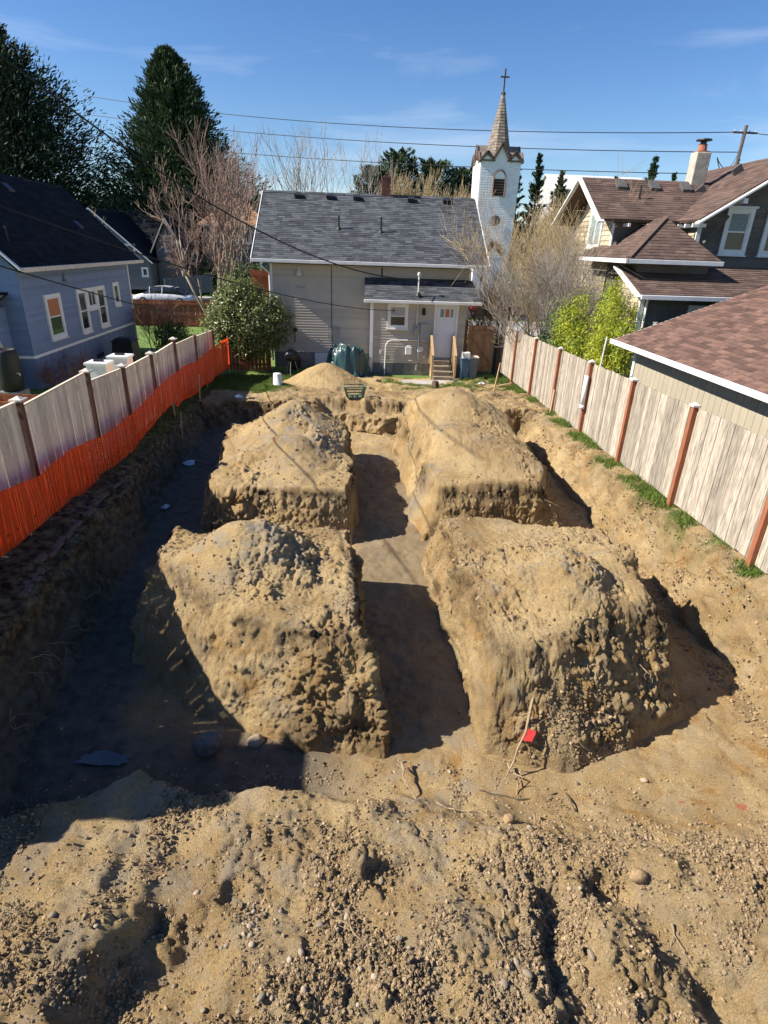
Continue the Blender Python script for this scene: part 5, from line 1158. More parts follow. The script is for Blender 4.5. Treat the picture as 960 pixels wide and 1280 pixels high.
def leafy(name, label, blobs, n, m, ls, seed, cat, trunk=None, wr=.42, group=None, mt='bark', shell=.55, droop=.25):
    """shrub: leaves through the volume of several blobs (x,y,z,rx,ry,rz)"""
    rg = np.random.default_rng(seed); bx = np.array(blobs, float); c0 = bx[0]
    base = (bx[:, 0].mean(), bx[:, 1].mean(), (bx[:, 2]-bx[:, 5]).min())
    t = thing(name, label, cat, base, group)
    s = MB()
    for q in bx: 
        p0 = (base[0]+rg.normal(0, .08), base[1]+rg.normal(0, .08), base[2]-.15); s.tube([p0, ((p0[0]+q[0])/2+rg.normal(0, .06), (p0[1]+q[1])/2, (p0[2]+q[2])/2), (q[0], q[1], q[2]+q[5]*.4)], [.05, .035, .012], 5)
        for k in range(5):
            dd = rg.normal(0, 1, 3); dd /= np.linalg.norm(dd); s.tube([(q[0], q[1], q[2]-q[5]*.2), (q[0]+dd[0]*q[3]*.8, q[1]+dd[1]*q[4]*.8, q[2]+dd[2]*q[5]*.8)], [.018, .006], 4)
    s.build('stems', M[mt], t)['kind'] = 'stuff'
    w_ = bx[:, 3]*bx[:, 4]*bx[:, 5]; w_ = w_**.67/np.sum(w_**.67)
    # leaf clumps
    nc = max(8, n//14); bi = rg.choice(len(bx), nc, p=w_); dv = unit(rg.normal(0, 1, (nc, 3))); rr = rg.random(nc)**(1/3.)*(1-shell)+shell; rr = np.where(rg.random(nc) < .3, rg.random(nc), rr)
    cc = bx[bi, :3]+dv*rr[:, None]*bx[bi, 3:6]; ct = rg.random(nc)
    k = 14; C = np.repeat(cc, k, 0)+rg.normal(0, ls*.85, (nc*k, 3)); dvr = np.repeat(dv, k, 0)
    D = unit(dvr*.6+rg.normal(0, .75, C.shape)+np.array([0, 0, -droop])); Nn = unit(dvr*.7+np.array([0, 0, .8])+rg.normal(0, .5, C.shape))
    T = np.clip(np.repeat(ct, k)*.6+rg.random(nc*k)*.4, 0, 1); L_ = ls*rg.uniform(.6, 1.3, nc*k)
    keep = C[:, 2] > base[2]+.02
    leaf_mesh('leaves', C[keep], D[keep], Nn[keep], L_[keep], L_[keep]*wr, T[keep], M[m], t, bend=.1)
    return t
# big conifers
conifer('towering dark conifer filling the upper left corner of the picture', -36.8, 72, 0, 24.3, 14.0, 110000, 'conifer2', seed=5, spray=.55)
conifer('large spiky conifer standing alone against the sky behind the pinkish bare tree', -19.4, 75, 0.0, 22.6, 11.8, 110000, 'conifer', seed=8, spray=.55)
# distant evergreens
for i, (x, y, H, R, sh, m_, lb) in enumerate((
    (2.9, 92, 14.4, 2.6, 'round', 'conifer', 'rounded dark evergreen directly above the left part of the ridge chimney'),
    (6.2, 95, 16.8, 3.0, 'round', 'conifer', 'tallest rounded evergreen above the grey roof'),
    (11.5, 96, 15.6, 3.6, 'round', 'conifer', 'broad dark evergreen just left of the church tower'),
    (16.0, 96, 15.0, 2.8, 'round', 'conifer', 'dark evergreen touching the left side of the church tower'),
    (22.4, 92, 17.2, 2.9, 'spire', 'conifer2', 'dark narrow conifer directly right of the church tower'),
    (25.0, 90, 16.8, 2.7, 'spire', 'conifer2', 'second dark narrow conifer right of the church tower'),
    (27.8, 88, 14.6, 3.4, 'spire', 'olive', 'olive brown pointed tree between tower and brown house'),
    (41.0, 90, 17.0, 3.6, 'spire', 'conifer', 'feathery conifer rising behind the brown house ridge'),
    (36.8, 92, 14.6, 2.0, 'spire', 'conifer', 'small conifer behind the brown house ridge'),
    (45.0, 92, 15.4, 2.0, 'spire', 'conifer', 'small conifer just left of the stone chimney'),
    (52.5, 90, 17.0, 3.4, 'spire', 'conifer', 'dark conifer at the right edge beyond the roof'),
    (49.2, 92, 15.8, 2.2, 'spire', 'conifer', 'conifer right of the leaning utility pole'),
    (3.0, 60, 9.8, .01, 'spire', 'conifer', ''))):
    if lb: conifer(lb, x, y, 0, H, R*1.25, 11000 if sh == 'round' else 5200, m_, 'evergreens beyond the rooftops', 20+i, sh, 'evergreen_tree', .62, clear=.25 if sh == 'round' else .1)
# far wood along the horizon
def far_wood():
    rg = np.random.default_rng(3); n = 46000
    az = rg.uniform(-62, 62, n); k = np.floor(az*1.4); hh = 8.5+6*vnoise(az*.9, az*0+3.3, None, 5)+3.5*vnoise(az*2.6, az*0+1.3, None, 6)
    r = rg.uniform(165, 195, n); z = rg.random(n)**.8*hh*1.12-1+(2.5*(az > 20)*(az < 31))
    C = np.stack([r*np.sin(np.radians(az)), r*np.cos(np.radians(az)), z], 1)
    L_ = rg.uniform(1.2, 2.6, n); T = np.clip(vnoise(az*2, az*0, None, 9)*.7+rg.random(n)*.3, 0, 1)
    leaf_mesh('far_wood', C, unit(rg.normal(0, 1, C.shape)+np.array([0, 0, .5])), rg.normal(0, 1, C.shape), L_, L_*.6, T, M['conifer'], None)
far_wood(); props(bpy.data.objects['far_wood'], 'dark green wood along the horizon behind the rooftops', 'wood', kind='stuff')
# bare trees
bare_tree('tall pinkish bare tree with spreading twigs left of the grey house', -8.3, 37.5, -0.3, 11.0, 31, 'barkpale', 'twigpink', 7, .50, 5, .16, .50, (2, 4), .74, twr=.012, wid=.5, first=.30)
bare_tree('lower wide bare tree with brushy straw twigs beyond the street', -14.6, 58.8, 0.4, 6.6, 33, 'barkpale', 'twigpink', 4, .95, 5, .16, .15, (3, 4), .74, twr=.02, wid=.8, first=.28)
bare_tree('airy bare tree against the sky, leftmost one above the grey roof', -10.3, 66, 0, 14.0, 35, 'barkpale', 'twiggrey', 2, .45, 5, .12, .6, (2, 3), .78, twr=.02)
bare_tree('fan shaped bare tree above the left half of the grey roof', -5.9, 70, 0, 15.6, 37, 'barkpale', 'twiggrey', 4, .52, 5, .20, .55, (2, 3), .78, twr=.02, wid=.4, first=.3)
bare_tree('narrow bare tree above the middle of the grey roof', 0.4, 75, 0, 16.2, 39, 'barkpale', 'twiggrey', 3, .40, 5, .18, .6, (2, 3), .78, twr=.02, wid=.4, first=.3)
bare_tree('small bare tree in front of the corner conifer above the black roof', -17.5, 42.5, 0, 7.6, 41, 'barkpale', 'twiggold', 3, .35, 4, .08, .6, twr=.014)
for i, (x, y, H) in enumerate(((5.2, 81, 13.6), (7.6, 80, 13.8), (9.8, 82, 13.4), (12.6, 80, 13.2), (14.8, 78, 12.8), (26.5, 76, 11.2), (23.8, 74, 11.0))):
    bare_tree('straw coloured upright bare tree in the row behind grey roof and church', x, y, 0, H, 50+i, 'barkpale', 'twiggold', 5, .26, 4, .10, .9, (3, 5), .74, group='straw coloured bare trees behind the roofs', twr=.03, wid=.8, first=.32)
bare_tree('thin bare tree standing close in front of the church tower', 9.9, 46, -.2, 9.5, 70, 'barkpale', 'twiggrey', 2, .35, 4, .07, .7, twr=.014)
# large bare shrubs between grey and brown house
bare_tree('large tangled bare shrub filling the gap behind the gate', 7.0, 26.6, -.3, 5.9, 71, 'barkpale', 'twiggold', 8, .62, 5, .05, .35, (3, 4), .76, twr=.0075, wid=.9, name='bare_shrub', first=.27, cat='bare shrub')
bare_tree('dense straw coloured bare shrub leaning towards the brown house gable', 7.6, 24.0, -.1, 8.0, 72, 'barkpale', 'twiggold', 8, .70, 5, .05, .45, (3, 4), .76, twr=.0075, wid=.8, name='bare_shrub', first=.27, cat='bare shrub')
bare_tree('greyish bare shrub right behind the bamboo by the tan wall', 7.9, 21.6, 0, 6.4, 73, 'barkpale', 'twiggrey', 8, .6, 5, .04, .4, (3, 4), .75, twr=.007, wid=.6, name='bare_shrub', first=.28, cat='bare shrub')
bare_tree('reddish bare shrub beside the red car', 7.0, 33.5, -.3, 3.4, 74, 'bark', 'twigred', 8, .8, 4, .05, .3, (3, 4), .75, twr=.010, wid=.5, name='bare_shrub', first=.3, cat='bare shrub')
bare_tree('brown twiggy shrub beside the blue house compost bin', -9.0, 28.6, -.2, 3.0, 75, 'bark', 'twigred', 9, .7, 4, .04, .35, (3, 4), .75, twr=.008, wid=.5, name='bare_shrub', first=.3, cat='bare shrub')
bare_tree('pale spiky twigs standing behind the cream fence', -6.1, 22.0, -.1, 1.35, 76, 'barkpale', 'twiggrey', 9, .5, 3, .012, .5, (3, 4), .7, twr=.006, wid=.4, name='bare_shrub', first=.35, cat='bare shrub')
bare_tree('dark leafless bush against the blue house wall', -9.25, 19.6, -.1, 1.7, 77, 'bark', 'twigred', 14, .95, 4, .02, .2, (3, 4), .72, twr=.008, wid=.9, name='bare_shrub', first=.3, cat='bare shrub')
# leafy shrubs
leafy('rhododendron_bush', 'big glossy rhododendron at the corner of the yard in front of the house', [(-4.25, 24.2, 1.9, 1.45, 1.2, 1.15), (-3.35, 24.1, 1.75, .95, 1.0, 1.0), (-5.1, 24.4, 1.55, .9, .9, .75), (-4.5, 24.3, 2.65, .9, .8, .75), (-3.9, 24.0, 1.0, .9, .8, .7)], 26000, 'rhodo', .115, 91, 'shrub', wr=.40)
leafy('dark_shrub', 'dark rounded evergreen shrub behind the cream fence on the shaded lawn', [(-8.1, 27.5, .5, .75, .7, .75)], 3600, 'hedge', .12, 92, 'shrub')
leafy('dark_shrub', 'tall dark green shrub between tangled bare shrub and yellow bamboo', [(7.05, 19.8, 1.7, .75, .9, 1.5), (7.5, 21.5, 1.6, .7, .8, 1.4)], 7000, 'hedge', .11, 93, 'shrub')
leafy('bamboo_clump', 'bright yellow-green bamboo clump behind the right fence', [(7.45, 17.6, 2.0, .38, .5, 1.9), (7.85, 18.2, 2.3, .32, .5, 1.7), (7.0, 18.6, 1.9, .36, .5, 1.7), (7.7, 16.9, 1.5, .40, .5, 1.5), (8.25, 17.7, 1.7, .35, .5, 1.6), (7.25, 17.2, 1.4, .4, .5, 1.3), (6.8, 19.2, 2.2, .3, .4, 1.2), (8.1, 18.8, 2.5, .25, .4, 1.3)], 17500, 'bamboo', .12, 94, 'bamboo', wr=.24, droop=.5, mt='bamboo')
leafy('dark_shrub', 'low dark brush beside the garage wall corner', [(7.0, 15.0, .9, .45, .9, .9), (7.3, 16.3, .9, .5, .6, .8)], 2600, 'hedge', .09, 95, 'shrub')
leafy('dark_shrub', 'dark hedge on the shaded bank below the far bare tree', [(-13.6, 60.5, 1.3, 2.0, 1.0, 1.1), (-10.2, 61.5, 1.4, 2.4, 1.0, 1.2)], 4200, 'hedge', .35, 96, 'hedge')
# grass
def grass(name, label, pts, h, seed, m='grass', w_=.010):
    rg = np.random.default_rng(seed); P = np.array(pts); n = len(P); L_ = h*rg.uniform(.5, 1.5, n)
    D = unit(np.stack([rg.normal(0, .45, n), rg.normal(0, .45, n), np.ones(n)], 1)); C = P+D*L_[:, None]*.5
    o = leaf_mesh(name, C, D, rg.normal(0, 1, C.shape), L_, np.full(n, w_), rg.random(n), M[m], None, quad=False)
    props(o, label, 'grass', kind='stuff')
def tz(X, Y): return terrain(np.asarray(X)[:, None], np.asarray(Y)[:, None])
rg = np.random.default_rng(77)
def scat(n, x0, x1, y0, y1, thr=.35, soft=1.0):
    X = rg.uniform(x0, x1, n); Y = rg.uniform(y0, y1, n); z, a = tz(X, Y); z = z[:, 0]; gk = a['grass'][:, 0]; k = rg.random(n) < (gk-thr)*soft/(1-thr); return np.stack([X[k], Y[k], z[k]-.01], 1)
grass('grass', 'ragged grass strip growing along the foot of the right fence', scat(80000, 5.4, 6.25, 6.5, 24, .24), .09, 1, w_=.016)
grass('grass', 'green lawn patch below the rhododendron and beside the grill', scat(70000, -4.9, -1.2, 18, 23.3, .3), .07, 2, w_=.016)
grass('grass', 'patchy grass in front of the porch', scat(30000, 1.0, 6.2, 19.5, 23.3, .3), .07, 3, w_=.016)
grass('grass', 'thin weeds along the foot of the orange netting', scat(9000, -5.3, -4.6, 8, 19, .1, .5), .08, 4, w_=.014)
# ================================================================ OBJECTS
def car(label, x, y, z, L_, heading, m, cat='car'):
    t = thing('parked_car', label, cat, (x, y, z)); s = heading
    prof = [(-.50, .42, .62, .80), (-.47, .30, .72, .86), (-.36, .26, .86, .90), (-.2, .24, .93, .91), (0, .24, .95, .92), (.18, .24, .95, .91), (.28, .26, .92, .90), (.40, .26, .82, .88), (.48, .30, .68, .82), (.50, .40, .58, .72)]
    b = MB(); vs = []
    for (f, zb, zt, w_) in prof:
        X = x+s*f*L_; w_ *= .98
        for (dy, dz) in ((-w_*.92, zb), (-w_, zb+.15), (-w_, zt-.12), (-w_*.88, zt), (w_*.88, zt), (w_, zt-.12), (w_, zb+.15), (w_*.92, zb)): vs.append((X, y+dy, z+dz))
    n = 8; m_ = len(prof); b.add(vs, [(i*n+k, i*n+(k+1) % n, (i+1)*n+(k+1) % n, (i+1)*n+k) for i in range(m_-1) for k in range(n)]+[tuple(range(n))[::-1], tuple(range((m_-1)*n, m_*n))]); body = b.build('body', m, t, True)
    cab = [(-.40, .86, .87, .76), (-.22, .92, 1.36, .62), (-.02, .92, 1.44, .60), (.12, .92, 1.40, .60), (.30, .90, .93, .78)]
    def loft(name, mm, k0, dz0, inset):
        b = MB(); vs = []
        for (f, zb, zt, w_) in cab:
            X = x+s*f*L_
            for (dy, zz) in ((-.84+inset, zb), (-w_+inset, zt+dz0), (w_-inset, zt+dz0), (.84-inset, zb)): vs.append((X, y+dy, z+zz))
        b.add(vs, [(i*4+k, i*4+(k+1) % 4, (i+1)*4+(k+1) % 4, (i+1)*4+k) for i in range(4) for k in range(4)]); return b.build(name, mm, t, True)
    loft('windows', M['glass'], 0, 0, 0)
    b = MB(); vs = []
    for (f, zt, w_) in ((-.24, 1.345, .60), (-.02, 1.45, .60), (.13, 1.41, .60), (.18, 1.30, .62)): vs += [(x+s*f*L_, y-w_-.01, z+zt), (x+s*f*L_, y+w_+.01, z+zt)]
    b.add(vs, [(0, 1, 3, 2), (2, 3, 5, 4), (4, 5, 7, 6)]); b.build('roof', m, t)
    for f in (-.02, .19): b = MB(); b.bar((x+s*f*L_, y-.85, z+.9), (x+s*(f)*L_, y-.62, z+1.41), .05, .03); b.build('pillar', m, t)
    for f in (-.31, .31):
        for dy in (-.86, .86):
            b = MB(); b.lathe((x+s*f*L_, y+dy-.1, z+.32), [(.2, 0), (.32, .02), (.33, .1), (.32, .18), (.2, .2)], 18, 'y'); w_ = b.build('wheel', M['tyre'], t)
            b = MB(); o_ = -.012 if dy < 0 else .2
            b.lathe((x+s*f*L_, y+dy-.1+o_, z+.32), [(.21, 0), (.06, .006), (.05, .012)], 14, 'y'); b.build('rim', M['alloy'], w_)
    for dy in (-.55, .55):
        b = MB(); b.box(x+s*.475*L_-.03, x+s*.475*L_+.03, y+dy-.15, y+dy+.15, z+.56, z+.66); b.build('headlight', M['lace'], t)
    return t
car('white sedan parked on the street above the red-brown fence', -15.2, 50.5, -.27, 4.6, -1, M['carwhite'])
car('dark red car parked beyond the gate, only its wheel and side showing', 11.6, 49.5, -.27, 4.5, 1, M['carred'])
# beehives
def hive(label, x, y, z, lv):
    t = thing('beehive', label, 'beehive', (x, y, z)); c = 0
    b = MB(); b.box(x-.3, x+.3, y-.3, y+.3, z, z+.22); b.build('stand', M['foundation'], t)
    for k in range(lv):
        b = MB(); b.box(x-.27, x+.27, y-.25, y+.25, z+.22+k*.245, z+.46+k*.245); q = b.build('hive_box', M['hivewhite'], t, bevel=.004)
        b = MB(); b.box(x-.06, x+.06, y-.262, y-.251, z+.32+k*.245, z+.35+k*.245); b.build('hand_hold', M['hivepink'], q)
        b = MB(); b.box(x+.271, x+.276, y-.24, y+.24, z+.23+k*.245, z+.455+k*.245); b.build('side_panel', M['hivepink'], q)
    zt = z+.46+(lv-1)*.245
    b = MB(); b.box(x-.31, x+.31, y-.29, y+.29, zt+.002, zt+.07); lid = b.build('lid', M['hivewhite'], t, bevel=.006)
    b = MB(); b.box(x-.13, x+.13, y-.05, y+.04, zt+.071, zt+.12); b.build('brick', M['black'], lid)
hive('nearer white beehive of stacked boxes with a dark brick on its lid', -7.15, 17.0, .12, 4)
hive('farther white beehive with pinkish side right behind the first', -7.0, 18.2, .10, 4)
# rain barrel
rbt = thing('rain_barrel', 'black rain barrel on a block base by the blue house corner', 'barrel', (-9.9, 17.4, .1))
b = MB(); b.box(-10.2, -9.6, 17.1, 17.7, 0.1, .42); b.build('base_block', M['foundation'], rbt)
b = MB(); b.lathe((-9.9, 17.4, .42), [(.24, 0), (.30, .05), (.33, .3), (.34, .6), (.33, .85), (.31, 1.1), (.28, 1.16), (.26, 1.17), (.24, 1.12), (.02, 1.12)], 20); b.build('barrel', M['black'], rbt, True)
b = MB(); b.tube([(-9.62, 17.25, .95), (-9.5, 17.2, .95), (-9.5, 17.2, .9)], .02, 6); b.build('tap', M['cap'], rbt)
# compost bin
cb = thing('compost_bin', 'dark square plastic compost bin at the end of the blue house', 'bin', (-9.0, 24.2, 0))
b = MB(); b.add([(-9.5, 23.8, 0), (-8.6, 23.8, 0), (-8.6, 24.7, 0), (-9.5, 24.7, 0), (-9.42, 23.88, .85), (-8.68, 23.88, .85), (-8.68, 24.62, .85), (-9.42, 24.62, .85)], [(0, 1, 5, 4), (1, 2, 6, 5), (2, 3, 7, 6), (3, 0, 4, 7), (4, 5, 6, 7)]); b.build('bin_body', M['black'], cb)
b = MB(); b.add([(-9.48, 23.82, .86), (-8.62, 23.82, .86), (-8.62, 24.68, .86), (-9.48, 24.68, .86), (-9.3, 24, .98), (-8.8, 24, .98), (-8.8, 24.5, .98), (-9.3, 24.5, .98)], [(0, 1, 5, 4), (1, 2, 6, 5), (2, 3, 7, 6), (3, 0, 4, 7), (4, 5, 6, 7)]); b.build('lid', M['black'], cb)
# kettle grill
gz = ground_z(-2.4, 23.0)
gr = thing('kettle_grill', 'black kettle grill on thin legs against the grey house wall', 'grill', (-2.4, 23.3, gz)); gx_, gy_ = -2.4, 23.3
b = MB(); b.lathe((gx_, gy_, gz+.55), [(.02, 0), (.18, .04), (.27, .14), (.29, .24), (.26, .34), (.14, .43), (.02, .46)], 20); b.build('bowl', M['black'], gr, True)
for a in (0.4, 2.5, 4.6): b = MB(); b.tube([(gx_+.12*cos(a), gy_+.12*sin(a), gz+.62), (gx_+.30*cos(a), gy_+.30*sin(a), gz)], .014, 6); b.build('leg', M['greymetal'], gr)
b = MB(); b.tube([(gx_-.07, gy_, gz+1.0), (gx_-.07, gy_, gz+1.06), (gx_+.07, gy_, gz+1.06), (gx_+.07, gy_, gz+1.0)], .012, 5); b.build('handle', M['black'], gr)
b = MB(); b.lathe((gx_+.02, gy_+.9, gz+.1), [(.2, 0), (.26, .12), (.3, .4), (.2, .55), (.02, .6)], 14); single('covered_pot', b, M['black'], 'dark covered drum on the ground left of the kettle grill', 'pot')
b = MB(); b.tube([(gx_-.02, 25.2, .8), (gx_, 25.2, 1.25)], .015, 5); b.lathe((gx_, 25.2, 1.25), [(.05, 0), (.09, .03), (.09, .13), (.05, .16)], 8); single('garden_lantern', b, M['black'], 'small black lantern on a stick by the house wall', 'lantern')
# white bucket (upside down)
bz = ground_z(-2.6, 20.4)
bk = thing('bucket', 'white plastic bucket turned upside down on the grass', 'bucket', (-2.6, 20.4, bz))
b = MB(); b.lathe((-2.6, 20.4, bz-.01), [(.175, 0), (.178, .03), (.165, .035), (.14, .44), (.135, .45), (.02, .452)], 22); b.build('bucket_body', M['white'], bk, True)
b = MB(); b.tube([(-2.43, 20.4, bz+.05), (-2.3, 20.32, bz+.02), (-2.25, 20.2, bz+.02)], .008, 5); b.build('bail_handle', M['white'], bk)
# green crate
cz = ground_z(.07, 18.5)
ct = thing('crate', 'green slatted plastic crate on the dirt between the far heaps', 'crate', (.07, 18.5, cz)); A = .28
def rot(p, c=(.07, 18.5), a=.12): x, y, z = p; x -= c[0]; y -= c[1]; return (c[0]+x*cos(a)-y*sin(a), c[1]+x*sin(a)+y*cos(a), z)
w0, w1, h_ = .24, .33, .34
def cpt(i, j, f, off=0): w_ = w0+(w1-w0)*f; return rot((.07+i*w_, 18.5+j*w_*.72, cz+.02+h_*f))
b = MB(); b.add([cpt(-1, -1, 0), cpt(1, -1, 0), cpt(1, 1, 0), cpt(-1, 1, 0)], [(0, 1, 2, 3)]); b.build('crate_bottom', M['crate'], ct)
for (p, q) in (((-1, -1), (1, -1)), ((1, -1), (1, 1)), ((1, 1), (-1, 1)), ((-1, 1), (-1, -1))):
    def L2(u, f): a = cpt(p[0], p[1], f); c = cpt(q[0], q[1], f); return tuple(a[k]+(c[k]-a[k])*u for k in range(3))
    side = MB(); side.bar(L2(0, 0), L2(1, 0), .015, .03); side.bar(L2(0, .52), L2(1, .52), .015, .03); side.bar(L2(-.03, 1), L2(1.03, 1), .035, .03); sd = side.build('crate_side', M['crate'], ct); sd['kind'] = 'stuff'
    for k in range(9): s_ = MB(); u = (k+.5)/9; s_.bar(L2(u, .02), L2(u, .98), .045, .008, (1, 0, 0) if p[1] == q[1] else (0, 1, 0)); s_.build('slat', M['crate'], sd)
# tarp over a pile
def tarp():
    n1, n2 = 70, 46; u, v = np.meshgrid(np.linspace(-1, 1, n1), np.linspace(-1, 1, n2)); cx, cy = -.22, 23.9
    X = cx+u*1.02; Y = cy+v*.72; r = np.sqrt(u*u*.95+v*v*.9)
    h = 1.30*(1-sst(.62, 1.02, r))*(.82+.15*np.cos(u*3+.3))
    h = h*(.85+.2*fbm(X, Y, sc=2.1, oc=2, seed=4)+.15*sst(-.2, .6, u))
    fold = np.abs(fbm(X*1.6+Y*.5, Y*.8, sc=2.6, oc=4, seed=8)); Z = -.16+h-.60*fold*sst(0, .3, h)+.07*fbm(X, Y, sc=6, oc=3, seed=2)
    X = X-.10*fbm(X, Y, sc=3, oc=2, seed=5); P = np.stack([X, Y, Z], -1).reshape(-1, 3); base = np.array([cx, cy, -.2])
    me = raw_mesh('tarp', P-base, grid_faces(n2, n1), M['tarp'], False); o = linkobj('tarp', me, None, tuple(base)); props(o, 'crumpled dark green tarp draped over a pile against the house wall', 'tarp')
tarp()
# bins by the steps
def bin_(label, x, y, z, w_, h, m, lid):
    t = thing('wheelie_bin', label, 'bin', (x, y, z)); b = MB(); a = w_/2*.8; c = w_/2
    b.add([(x-a, y-a, z+.04), (x+a, y-a, z+.04), (x+a, y+a, z+.04), (x-a, y+a, z+.04), (x-c, y-c, z+h), (x+c, y-c, z+h), (x+c, y+c, z+h), (x-c, y+c, z+h)], [(0, 3, 2, 1), (0, 1, 5, 4), (1, 2, 6, 5), (2, 3, 7, 6), (3, 0, 4, 7)]); b.build('bin_body', m, t, bevel=.01)
    b = MB(); b.box(x-c-.02, x+c+.02, y-c-.03, y+c+.03, z+h+.002, z+h+.05); b.build('lid', lid, t, bevel=.01)
    for s_ in (-1, 1): b = MB(); b.lathe((x+s_*a, y+a, z+.08), [(.08, -.02), (.08, .02)], 10, 'x'); b.build('wheel', M['tyre'], t)
bin_('blue wheelie bin beside the porch steps', 4.50, 23.45, -.2, .34, .78, M['bluebin'], M['bluebin'])
bin_('grey wheelie bin between the blue bin and the gate', 4.84, 23.55, -.2, .36, .84, M['greybin'], M['cap'])
b = MB(); b.box(4.36, 4.66, 23.3, 23.6, .63, .86); single('cardboard_box', b, M['white'], 'pale box resting on top of the blue bin', 'box', bevel=.02)
# stakes
for (x, y, h, lx, lb) in ((5.0, 20.35, 1.0, .16, 'thin pale wooden stake leaning in the far right pit corner'), (-4.55, 15.2, .55, .03, 'short wooden stake in the shaded left bank'), (-4.62, 17.6, .8, .05, 'pale wooden stake beside the orange netting'), (5.95, 16.9, .7, .05, 'short reddish stake against the right fence')):
    z = ground_z(x, y); b = MB(); b.bar((x, y, z-.2), (x+lx, y+.05, z+h), .035, .035); single('survey_stake', b, M['newwood'] if x > 0 or y > 16 else M['straw'], lb, 'stake')
b = MB(); z = ground_z(5.3, 20.8); b.bar((4.3, 20.3, z+.05), (5.9, 21.3, z+.16), .05, .03); single('lath', b, M['newwood'], 'long thin lath lying across the far right edge of the pit', 'lath')
b = MB(); z = ground_z(2.6, 22.3); b.tube([(2.95, 21.0, ground_z(2.95, 21.0)+.1), (3.1, 21.05, ground_z(3.1, 21.05)+.12)], [.16, .13], 9); single('rubble_lump', b, M['rootdark'], 'dark clod of roots lying in front of the porch steps', 'clod')
# white tube on the right fence post
yy = ry[4]
tb = thing('downspout_extension', 'white plastic tube hanging on a red post of the right fence', 'tube', (FXR-.12, yy-.02, .9))
b = MB(); b.tube([(FXR-.12, yy-.04, .95), (FXR-.12, yy-.04, 1.75)], .055, 10); b.build('tube_body', M['white'], tb, True)
b = MB(); b.tube([(FXR-.12, yy-.04, .90), (FXR-.12, yy-.04, .99)], .068, 10); b.build('collar', M['white'], tb, True)
# thin pole beyond the right fence
b = MB(); b.tube([(6.75, 15.9, .2), (6.85, 15.9, 2.55)], .022, 6); single('garden_pole', b, M['pipe'], 'thin pale pole standing at the garage roof corner', 'pole')
# rotten timbers and scraps on the left bank
def onbank(px, py, qx, qy, w_, lb, m='oldwood'):
    za, zb_ = ground_z(px, py), ground_z(qx, qy); b = MB(); n = 7
    for k in range(n):
        f0, f1 = k/n, (k+1)/n; j = random.uniform(-.05, .05); h0 = random.uniform(.03, .055)
        b.bar((px+(qx-px)*f0+j, py+(qy-py)*f0, za+(zb_-za)*f0+h0), (px+(qx-px)*f1+j, py+(qy-py)*f1, za+(zb_-za)*f1+h0), w_*random.uniform(.35, .75), .045)
    single('rotten_timber', b, M[m], lb, 'timber')
onbank(-4.50, 10.35, -4.48, 11.2, .15, 'farthest piece of rotten timber on the left bank')
onbank(-4.47, 9.0, -4.50, 10.1, .16, 'middle piece of rotten timber on the left bank')
onbank(-4.38, 7.35, -4.44, 8.8, .13, 'longest splintered timber on the left bank')
onbank(-4.25, 6.55, -4.32, 7.2, .15, 'reddish timber stub on the left bank nearest the camera')
for (x, y, s_, lb) in ((-4.25, 14.6, .16, 'crumpled white plastic scrap on the dark left bank'), (-4.1, 11.9, .11, 'small pale scrap lower on the left bank'), (-3.5, 17.9, .13, 'grey white lump near the far left pit corner'), (4.9, 21.9, .12, 'white stone by the gate')):
    z = ground_z(x, y); b = MB(); vs = []; n = 9
    for i in range(n):
        a = 2*pi*i/n; vs.append((x+s_*cos(a)*random.uniform(.6, 1.3), y+s_*sin(a)*random.uniform(.6, 1.3), z+.03+random.uniform(0, .05)))
    vs.append((x, y, z+.12)); b.add(vs, [(i, (i+1) % n, n) for i in range(n)]); single('white_scrap', b, M['paper'], lb, 'scrap')
# ---------------------------------------------------------------- stones
def rock_data(seed, sub=2, m=None, flat=.7, amp=.42):
    import bmesh
    bm = bmesh.new(); bmesh.ops.create_icosphere(bm, subdivisions=sub, radius=1.0); rg = np.random.default_rng(seed)
    V = np.array([v.co[:] for v in bm.verts]); s = 1+amp*fbm(V[:, 0], V[:, 1], V[:, 2], sc=.9, oc=3, seed=seed)+.10*fbm(V[:, 0], V[:, 1], V[:, 2], sc=3, oc=2, seed=seed+3)
    V = V*s[:, None]*np.array([1, rg.uniform(.7, .95), flat*rg.uniform(.8, 1.1)]); F = [[v.index for v in f.verts] for f in bm.faces]; bm.free()
    return V, np.array(F)
def rock_mesh(seed, sub=2, m='stone', flat=.7, smooth=True): V, F = rock_data(seed, sub, flat=flat); return raw_mesh('stone', V, F, M[m], smooth)
bm_d = rock_mesh(5, 4, 'bouldermat', .9)
o = linkobj('boulder', bm_d, None, (-1.66, 5.16, -.80)); o.scale = (.15, .13, .20); o.rotation_euler = (.2, .1, .6); props(o, 'large smooth boulder in the shaded trench in front of the near left heap', 'boulder')
for (x, y, s_, rz, lb, mm) in ((-1.15, 5.35, .09, .6, 'flat slab of pale rock leaning beside the boulder', 'stone'),
                            (2.62, 3.28, .075, .3, 'large orange brown clod among rubble at the lower right', 'clodrock'),
                            (1.62, 3.98, .055, .5, 'angular pale rock standing at the far edge of the rubble', 'clodrock')):
    z = ground_z(x, y); o = linkobj('rock', rock_mesh(int(s_*1000), 3, mm, .8), None, (x, y, z+s_*.35)); o.scale = (s_*1.2, s_, s_*1.25); o.rotation_euler = (.3, .2, rz); props(o, lb, 'rock')
RK = [rock_mesh(100+i, 2, 'stone', .75) for i in range(8)]
rg = np.random.default_rng(5); cnt = 0
cand = []
